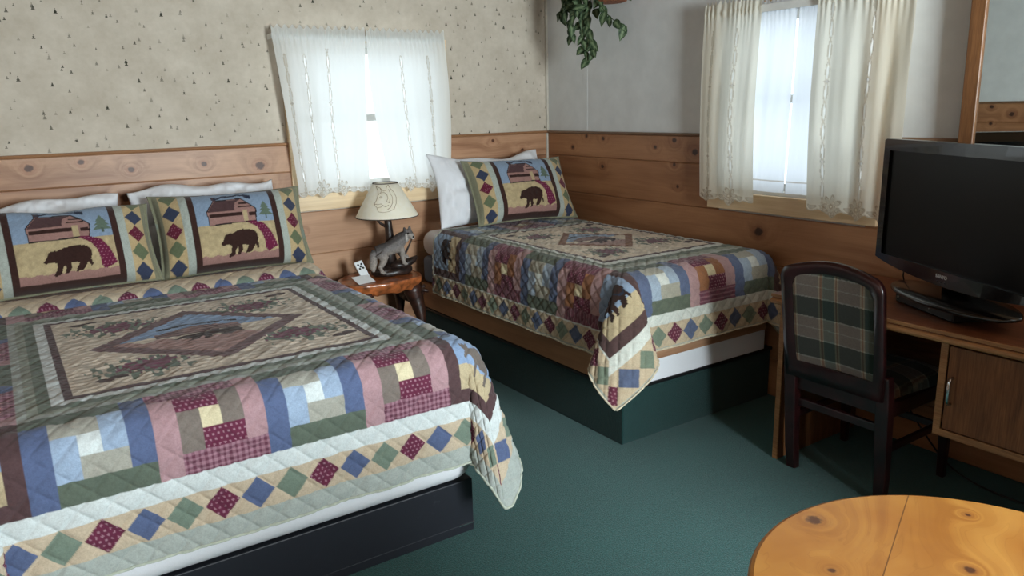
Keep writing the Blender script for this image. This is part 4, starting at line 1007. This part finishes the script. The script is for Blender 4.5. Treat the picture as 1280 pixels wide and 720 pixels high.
for z, k in ((.781, .97), (.784, 1.0), (.792, 1.0), (.797, .97), (.802, .6), (.806, .3)):
    rg.append([TV @ Vector((.41 + .295 * k * math.cos(t), -.045 + .135 * k * math.sin(t), z)) for t in [2 * PI * i / 64 for i in range(64)]])
mb.rings(rg).build('stand_base', M['gloss_black'], tv, smooth=True)
for i in range(3): MB().ball(TV @ Vector((.385 + .02 * i, .0, .853)), .003, 6).build('button', M['black'], tv, smooth=True)
def text_mesh(name, body, size, Mx, mat, parent, depth=.0008):
    c = bpy.data.curves.new('t', 'FONT'); c.body = body; c.size = size; c.extrude = depth; c.align_x = 'CENTER'; c.align_y = 'CENTER'; c.offset = size * .02
    o = bpy.data.objects.new('t', c); COL.objects.link(o); bpy.context.view_layer.update()
    me = bpy.data.meshes.new_from_object(o.evaluated_get(bpy.context.evaluated_depsgraph_get())); bpy.data.objects.remove(o)
    me.transform(Mx); return link(name, me, mat, parent)
text_mesh('logo', 'SANYO', .018, TV @ Matrix.Translation((.405, .0006, .872)) @ Matrix.Rotation(PI / 2, 4, 'X') @ Matrix.Rotation(0, 4, 'Z'), M['silver'], tv)
BX = empty('set_top_box', tuple(TV @ Vector((.36, -.08, .735))), 'flat black set top box under the television foot', 'set top box')
MB().box(.199, .527, -.17, .030, .736, .779, TV).build('case', M['black'], BX, bevel=.005, seg=3)
MB().box(.207, .519, .0295, .0315, .741, .774, TV).build('front_panel', M['gloss_black'], BX, bevel=.001)
MB().ball(TV @ Vector((.222, .032, .757)), .004, 6).build('button', M['silver'], BX, smooth=True); MB().ball(TV @ Vector((.40, .032, .757)), .002, 6).build('indicator_light', M['silver'], BX, smooth=True)
o = MB().tube([TV @ Vector((.06, -.08, .93)), TV @ Vector((.05, -.10, .86)), TV @ Vector((.03, -.11, .79)), TV @ Vector((.02, -.13, .742)), TV @ Vector((.0, -.22, .741))], .003, 6).build('power_cord', M['black'], smooth=True); tag(o, 'thin black cord dropping behind the television onto the desk', 'cord')
for i, pts in enumerate((((3.12, 1.70, .30), (3.11, 1.55, .12), (3.02, 1.35, .03), (3.0, 1.1, .012), (3.1, .9, .02)), ((3.15, 1.05, .40), (3.12, 1.13, .22), (3.06, 1.05, .06), (3.02, .93, .03), (3.05, .8, .10), (3.12, .78, .3)))):
    P = [Vector(p) for p in pts]; Q = []
    for k in range(len(P) - 1):
        p0, p1, p2, p3 = P[max(k - 1, 0)], P[k], P[k + 1], P[min(k + 2, len(P) - 1)]
        for t in np.linspace(0, 1, 9)[:-1]: Q.append(.5 * ((2 * p1) + (p2 - p0) * t + (2 * p0 - 5 * p1 + 4 * p2 - p3) * t * t + (3 * p1 - p0 - 3 * p2 + p3) * t ** 3))
    tag(MB().tube(Q, .004, 6).build('power_cord', M['black'], smooth=True), ('black cord running down the boards behind the chair', 'black cord looping to the floor under the desk cupboard')[i], 'cord')
pg = empty('wall_plug', (XR - .01, 1.66, .30), 'small white plug on the dark boards under the desk', 'plug')
MB().box(XR - .006, XR - .0005, 1.625, 1.695, .245, .36).build('plate', M['oak_top'], pg, bevel=.002)
MB().box(XR - .036, XR - .006, 1.645, 1.676, .285, .318).build('plug_body', M['white_plastic'], pg, bevel=.005, seg=3)

# ------------------------------------------------------------------ mirror
mr = empty('mirror', (XR - .03, 1.0, .78), 'wall mirror in an amber wood frame behind the television', 'mirror')
TM = Matrix.Translation((XR - .02, 0, .78)) @ Matrix.Rotation(math.radians(-.86), 4, 'Y')
y0, y1, z0, z1, fw = .42, 1.545, .0, 1.25, .056
mb = MB()
for (p0, p1, r0, r1) in ((y0, y0 + fw, z0, z1), (y1 - fw, y1, z0, z1), (y0 + fw, y1 - fw, z0, z0 + fw), (y0 + fw, y1 - fw, z1 - fw, z1)): mb.box(-.026, 0, p0, p1, r0, r1, TM)
mb.build('frame', M['frame_wood'], mr, bevel=.005, seg=3)
MB().box(-.014, -.004, y0 + fw - .006, y1 - fw + .006, z0 + fw - .006, z1 - fw + .006, TM).build('mirror_glass', M['mirror'], mr)

# ------------------------------------------------------------------ chair
ch = empty('dining_chair', (2.78, 1.635, 0), 'dark mahogany chair with plaid back pushed up to the desk', 'chair')
CY = 1.615
def xb(z): return 2.598 - .038 * min(z, .45) / .45 - (.075 * ((z - .45) / .47) if z > .45 else 0)
def bk(y, z, d): return (xb(z) + d + .022 * (1 - (y / .2) ** 2) - .022, CY + y, z)
def arch(hw, zt, rc, zb_, n=12, crown=.028):
    P = [(hw - .006, zb_)]
    P += [(hw, zt - crown - rc - (zt - crown - rc - zb_) * (1 - t)) for t in (.33, .66, 1)]
    P += [(hw - rc + rc * math.cos(t), zt - crown - rc + rc * math.sin(t)) for t in np.linspace(.15, PI / 2 - .25, 6)]
    x = P[-1][0]; z = P[-1][1]
    P += [(x * (1 - t), z + (zt - z) * math.sin(t * PI / 2)) for t in np.linspace(.15, 1, 7)]
    return P + [(-p, q) for p, q in P[:-1][::-1]]
oo = arch(.208, .918, .055, .425); ii = arch(.166, .868, .04, .492, crown=.022)
mb = MB(); n = len(oo)
mb.rings([[bk(y, z, -.006) for y, z in ii], [bk(y, z, -.015) for y, z in [((a_[0] + b_[0]) / 2, (a_[1] + b_[1]) / 2) for a_, b_ in zip(ii, oo)]], [bk(y, z, -.010) for y, z in oo], [bk(y, z, .014) for y, z in oo], [bk(y, z, .016) for y, z in ii], [bk(y, z, -.006) for y, z in ii]], cap=False)
mb.build('back_frame', M['mahogany'], ch, smooth=True)
def plaid(a_, b_):
    """a_: across in metres, b_: along in metres"""
    def prof(t, per):
        t = np.mod(t, per) / per
        dark = lin((22, 34, 30)); tau = lin((116, 104, 96)); grn = lin((74, 92, 80)); pal = lin((196, 176, 140)); rus = lin((140, 84, 52)); gy = lin((150, 152, 146))
        c = np.broadcast_to(dark, t.shape + (3,)).copy()
        for lo, hi, k in ((.34, .37, gy), (.37, .86, tau), (.60, .62, gy), (.86, .89, gy)): c[(t >= lo) & (t < hi)] = k
        return c
    def prof2(t, per):
        t = np.mod(t, per) / per
        dark = lin((30, 40, 36)); tau = lin((122, 108, 98)); grn = lin((82, 100, 88)); pal = lin((206, 186, 148)); rus = lin((150, 88, 52))
        c = np.broadcast_to(grn, t.shape + (3,)).copy()
        for lo, hi, k in ((.0, .03, pal), (.03, .07, rus), (.07, .10, pal), (.10, .62, tau), (.62, .66, pal), (.66, .70, rus), (.70, .735, pal)): c[(t >= lo) & (t < hi)] = k
        return c
    h = prof(b_, .168); v = prof2(a_, .172)
    c = (h ** .68 * v ** .32 * .88 + .12 * v) * .8
    return c
ny_, nz_ = 110, 130
yy, zz = np.meshgrid(np.linspace(-.168, .168, ny_), np.linspace(.488, .87, nz_))
zt2 = np.interp(np.abs(yy), [0, .08, .13, .15, .168], [.872, .864, .852, .842, .80]); zz = .488 + (zz - .488) / .382 * (zt2 - .488)
e = (np.clip(1 - np.abs(yy / .168) ** 4, 0, 1) * np.clip(1 - np.abs((zz - .68) / .195) ** 4, 0, 1)) ** .5
for d, s_, nm in ((-.002, -1, 'back_cushion'), (.010, 1, 'front_cushion')):
    XB = np.vectorize(xb)(zz) + .022 * (1 - (yy / .2) ** 2) - .022
    P = np.stack([XB + d + s_ * .012 * e, CY + yy, zz], -1)
    if s_ < 0: P = P[:, ::-1]
    link(nm, grid_mesh(nm, P, plaid(-(P[..., 1] - CY) + .165, .917 - P[..., 2])), M['plaid'], ch)
def leg(name, pts, w_):
    mb = MB(); mb.rings([[(x - w * .85, y - w, z), (x + w * .85, y - w, z), (x + w * .85, y + w, z), (x - w * .85, y + w, z)] for (x, y, z), w in zip(pts, w_)])
    mb.build(name, M['mahogany'], ch, bevel=.006, seg=3)
for sy in (-1, 1):
    leg('leg', [(xb(z) - .012 + .012, CY + sy * (.196 - .004 * (z < .1)), z) for z in (0, .1, .25, .38, .46, .52)], [.021, .023, .025, .026, .026, .024])
    leg('leg', [(2.995, CY + sy * .215, 0), (2.99, CY + sy * .215, .2), (2.985, CY + sy * .212, .41)], [.015, .019, .023])
    MB().box(2.58, 2.98, CY + sy * .205 - .011, CY + sy * .205 + .011, .355, .415).build('seat_rail', M['mahogany'], ch, bevel=.004)
    MB().box(2.59, 2.985, CY + sy * .205 - .009, CY + sy * .205 + .009, .215, .245).build('stretcher', M['mahogany'], ch, bevel=.004)
MB().box(2.565, 2.588, CY - .19, CY + .19, .36, .43).build('seat_rail', M['mahogany'], ch, bevel=.004)
MB().box(2.97, 2.993, CY - .20, CY + .20, .355, .415).build('seat_rail', M['mahogany'], ch, bevel=.004)
MB().box(2.578, 2.598, CY - .19, CY + .19, .285, .318).build('stretcher', M['mahogany'], ch, bevel=.004)
MB().box(2.978, 2.994, CY - .20, CY + .20, .20, .23).build('stretcher', M['mahogany'], ch, bevel=.004)
n1, n2 = 110, 110
xx, yy = np.meshgrid(np.linspace(-1, 1, n1), np.linspace(-1, 1, n2))
e = (np.clip(1 - np.abs(xx) ** 5, 0, 1) * np.clip(1 - np.abs(yy) ** 5, 0, 1)) ** .4
P = np.stack([2.785 + .212 * xx, CY + (.205 + .02 * xx) * yy, .416 + .062 * e], -1)
st_ = grid_mesh('seat', P, plaid(P[..., 1] - CY + .2, P[..., 0]))
link('seat', st_, M['plaid'], ch)

# ------------------------------------------------------------------ round table
tb = empty('round_table', (1.159, .434, 0), 'round varnished knotty pine table in the near corner', 'table')
mb = MB().lathe([(.30, .685), (.35, .688), (.360, .696), (.3646, .71), (.3646, .732), (.361, .738), (.355, .7402), (.2, .7403)], (1.159, .434, 0), 128)
tag(mb.build('tabletop', M['table'], tb, smooth=False, bevel=0), None)
mb = MB().lathe([(.10, .05), (.075, .12), (.065, .3), (.075, .55), (.12, .66), (.17, .686)], (1.159, .434, 0), 40); mb.build('pedestal', M['table_edge'], tb, smooth=True)
for k in range(4):
    t = k * PI / 2 + .4; c, s_ = math.cos(t), math.sin(t)
    MB().tube([(1.159 + .05 * c, .434 + .05 * s_, .14), (1.159 + .16 * c, .434 + .16 * s_, .09), (1.159 + .27 * c, .434 + .27 * s_, .03)], [.04, .035, .026], 10).build('foot', M['table_edge'], tb, smooth=True)

# ------------------------------------------------------------------ hanging ivy basket
hp = empty('hanging_plant', (3.06, 3.52, 2.06), 'ivy with variegated leaves trailing from a wicker wall basket', 'plant')
mb = MB(); rg = []
for z, k in ((2.06, .55), (2.065, .7), (2.10, .88), (2.15, 1.0), (2.19, 1.06), (2.20, 1.02)):
    rg.append([(3.06 + .115 * k * math.cos(t) * (1 + .012 * math.sin(24 * t + z * 300)), 3.50 + .135 * k * math.sin(t) * (1 + .012 * math.sin(24 * t + z * 300)), z) for t in [2 * PI * i / 72 for i in range(72)]])
mb.rings(rg).build('basket', M['basket'], hp, smooth=True)
MB().tube([(3.175, 3.50, 2.12), (3.18, 3.50, 2.30)], .004, 6).build('hook', M['metal'], hp)
lv = MB(); lc = []; stm = MB()
r = random.Random(11)
def leaf(p, d, size, tilt):
    d = d.normalized(); side = d.cross(Vector((-.6, -.75, .15))); side.normalize(); nrm = side.cross(d)
    side = (side * math.cos(tilt) + nrm * math.sin(tilt)).normalized(); nrm = side.cross(d)
    prof = [(0, 0), (.08, .18), (.22, .29), (.42, .31), (.65, .22), (.85, .10), (1.0, 0)]
    vs = []; cs = []
    b1 = lin((30, 52, 32)); b2 = lin((136, 154, 116))
    for i, (t, w_) in enumerate(prof):
        for j, q in enumerate((-1, -.5, 0, .5, 1)):
            v = p + d * (size * t - size * .12 * (abs(q) * (t < .2))) + side * (size * w_ * q) + nrm * (size * (.10 * abs(q) * w_ * 2 - .22 * t * t))
            vs.append(v); vein = 1 if q == 0 else (.45 if (i + j) % 2 else 0.0)
            cs.append(b1 * (1 - vein * .8) + b2 * vein * .8)
    k = len(prof); fs = [(i * 5 + j, i * 5 + j + 1, i * 5 + j + 6, i * 5 + j + 5) for i in range(k - 1) for j in range(4)]
    lv.add(vs, fs); lc.extend(cs)
vines = [((3.02, 3.62, 2.14), (3.0, 3.74, 2.0), (3.01, 3.70, 1.88), (3.02, 3.665, 1.77)), ((3.02, 3.60, 2.14), (2.99, 3.68, 1.98), (3.03, 3.64, 1.86), (3.03, 3.62, 1.80)), ((3.0, 3.55, 2.12), (2.96, 3.50, 2.02), (3.0, 3.40, 1.94), (3.02, 3.345, 1.915)),
         ((3.03, 3.68, 2.15), (3.0, 3.82, 2.10), (3.02, 3.90, 2.06), (3.04, 3.95, 2.04)), ((3.0, 3.6, 2.16), (2.94, 3.70, 2.06), (2.96, 3.76, 1.96), (2.98, 3.77, 1.90)), ((3.0, 3.45, 2.18), (2.95, 3.42, 2.16), (2.95, 3.36, 2.12), (2.97, 3.30, 2.10)), ((3.04, 3.66, 2.2), (3.0, 3.76, 2.2), (3.0, 3.86, 2.15), (3.04, 3.9, 2.10))]
for vi, v in enumerate(vines):
    P = [Vector(p) for p in v]; Q = []
    for t in np.linspace(0, 1, 22):
        Q.append(P[0] * (1 - t) ** 3 + P[1] * 3 * t * (1 - t) ** 2 + P[2] * 3 * t * t * (1 - t) + P[3] * t ** 3)
    stm.tube(Q, .0022, 5)
    step = 3 if vi == 2 else 2
    for k in range(3, 22, step):
        d = (Q[min(k + 1, 21)] - Q[k - 1]).normalized(); sd = 1 if k % 4 < 2 else -1
        dd = d * .6 + Vector((r.uniform(-.5, .1), sd * r.uniform(.4, .9), r.uniform(-.9, -.1)))
        leaf(Q[k], dd, r.uniform(.055, .085), r.uniform(-.7, .7))
for k in range(30):
    p = Vector((3.0 + r.uniform(-.07, .06), 3.64 + r.uniform(-.13, .14), 2.10 + r.uniform(-.07, .14)))
    leaf(p, Vector((r.uniform(-1, .2), r.uniform(-1, 1), r.uniform(-1, .25))), r.uniform(.06, .09), r.uniform(-.8, .8))
me = lv.mesh('leaves'); paint(me, np.array(lc)); tag(link('leaves', me, M['leaf'], hp, smooth=True), kind='stuff')
stm.build('vine_stems', M['stem'], hp, smooth=True)
# ------------------------------------------------------------------ camera, daylight
cam = bpy.data.cameras.new('camera'); co = bpy.data.objects.new('camera', cam); COL.objects.link(co)
right = Vector((0.82883449, -0.55896504, -0.02432032)); up = Vector((0.14901105, 0.17863798, 0.97256577)); bk = Vector((-0.53928573, -0.80972005, 0.23135329))
m = Matrix((right, up, bk)).transposed().to_4x4(); m.translation = Vector((0, 0, 1.5)); co.matrix_world = m
cam.sensor_width = 36; cam.lens = 955 / 1280 * 36; cam.clip_start = 0.02
S.camera = co
w = bpy.data.worlds.new('overcast sky'); S.world = w; w.use_nodes = True
bg = w.node_tree.nodes['Background']; bg.inputs[0].default_value = (0.86, 0.93, 1.0, 1); bg.inputs[1].default_value = SKY
def area(name, loc, rot, sx, sy, energy=0, col=(1, 1, 1), portal=False):
    l = bpy.data.lights.new(name, 'AREA'); l.shape = 'RECTANGLE'; l.size = sx; l.size_y = sy; l.energy = energy; l.color = col
    l.cycles.is_portal = portal
    o = bpy.data.objects.new(name, l); COL.objects.link(o); o.location = loc; o.rotation_euler = rot; return o
area('window_daylight', ((W1[0] + W1[1]) / 2, YB + 0.17, (W1[2] + W1[3]) / 2), (-PI / 2, 0, 0), W1[1] - W1[0], W1[3] - W1[2], portal=True)
area('window_daylight', (XR + 0.17, (W2[0] + W2[1]) / 2, (W2[2] + W2[3]) / 2), (0, PI / 2, 0), W2[3] - W2[2], W2[1] - W2[0], portal=True)
area('window_daylight', ((W3[0] + W3[1]) / 2, YF - 0.2, (W3[2] + W3[3]) / 2), (PI / 2, 0, 0), W3[1] - W3[0], W3[3] - W3[2], FRONT, (0.86, 0.94, 1.0))
vs = S.view_settings; S.display_settings.display_device = 'sRGB'
vs.view_transform = 'Standard'; vs.look = 'None'; vs.exposure = EXPO; vs.gamma = 1; vs.use_curve_mapping = False
S.cycles.max_bounces = 10; S.cycles.diffuse_bounces = 6; S.cycles.transparent_max_bounces = 16
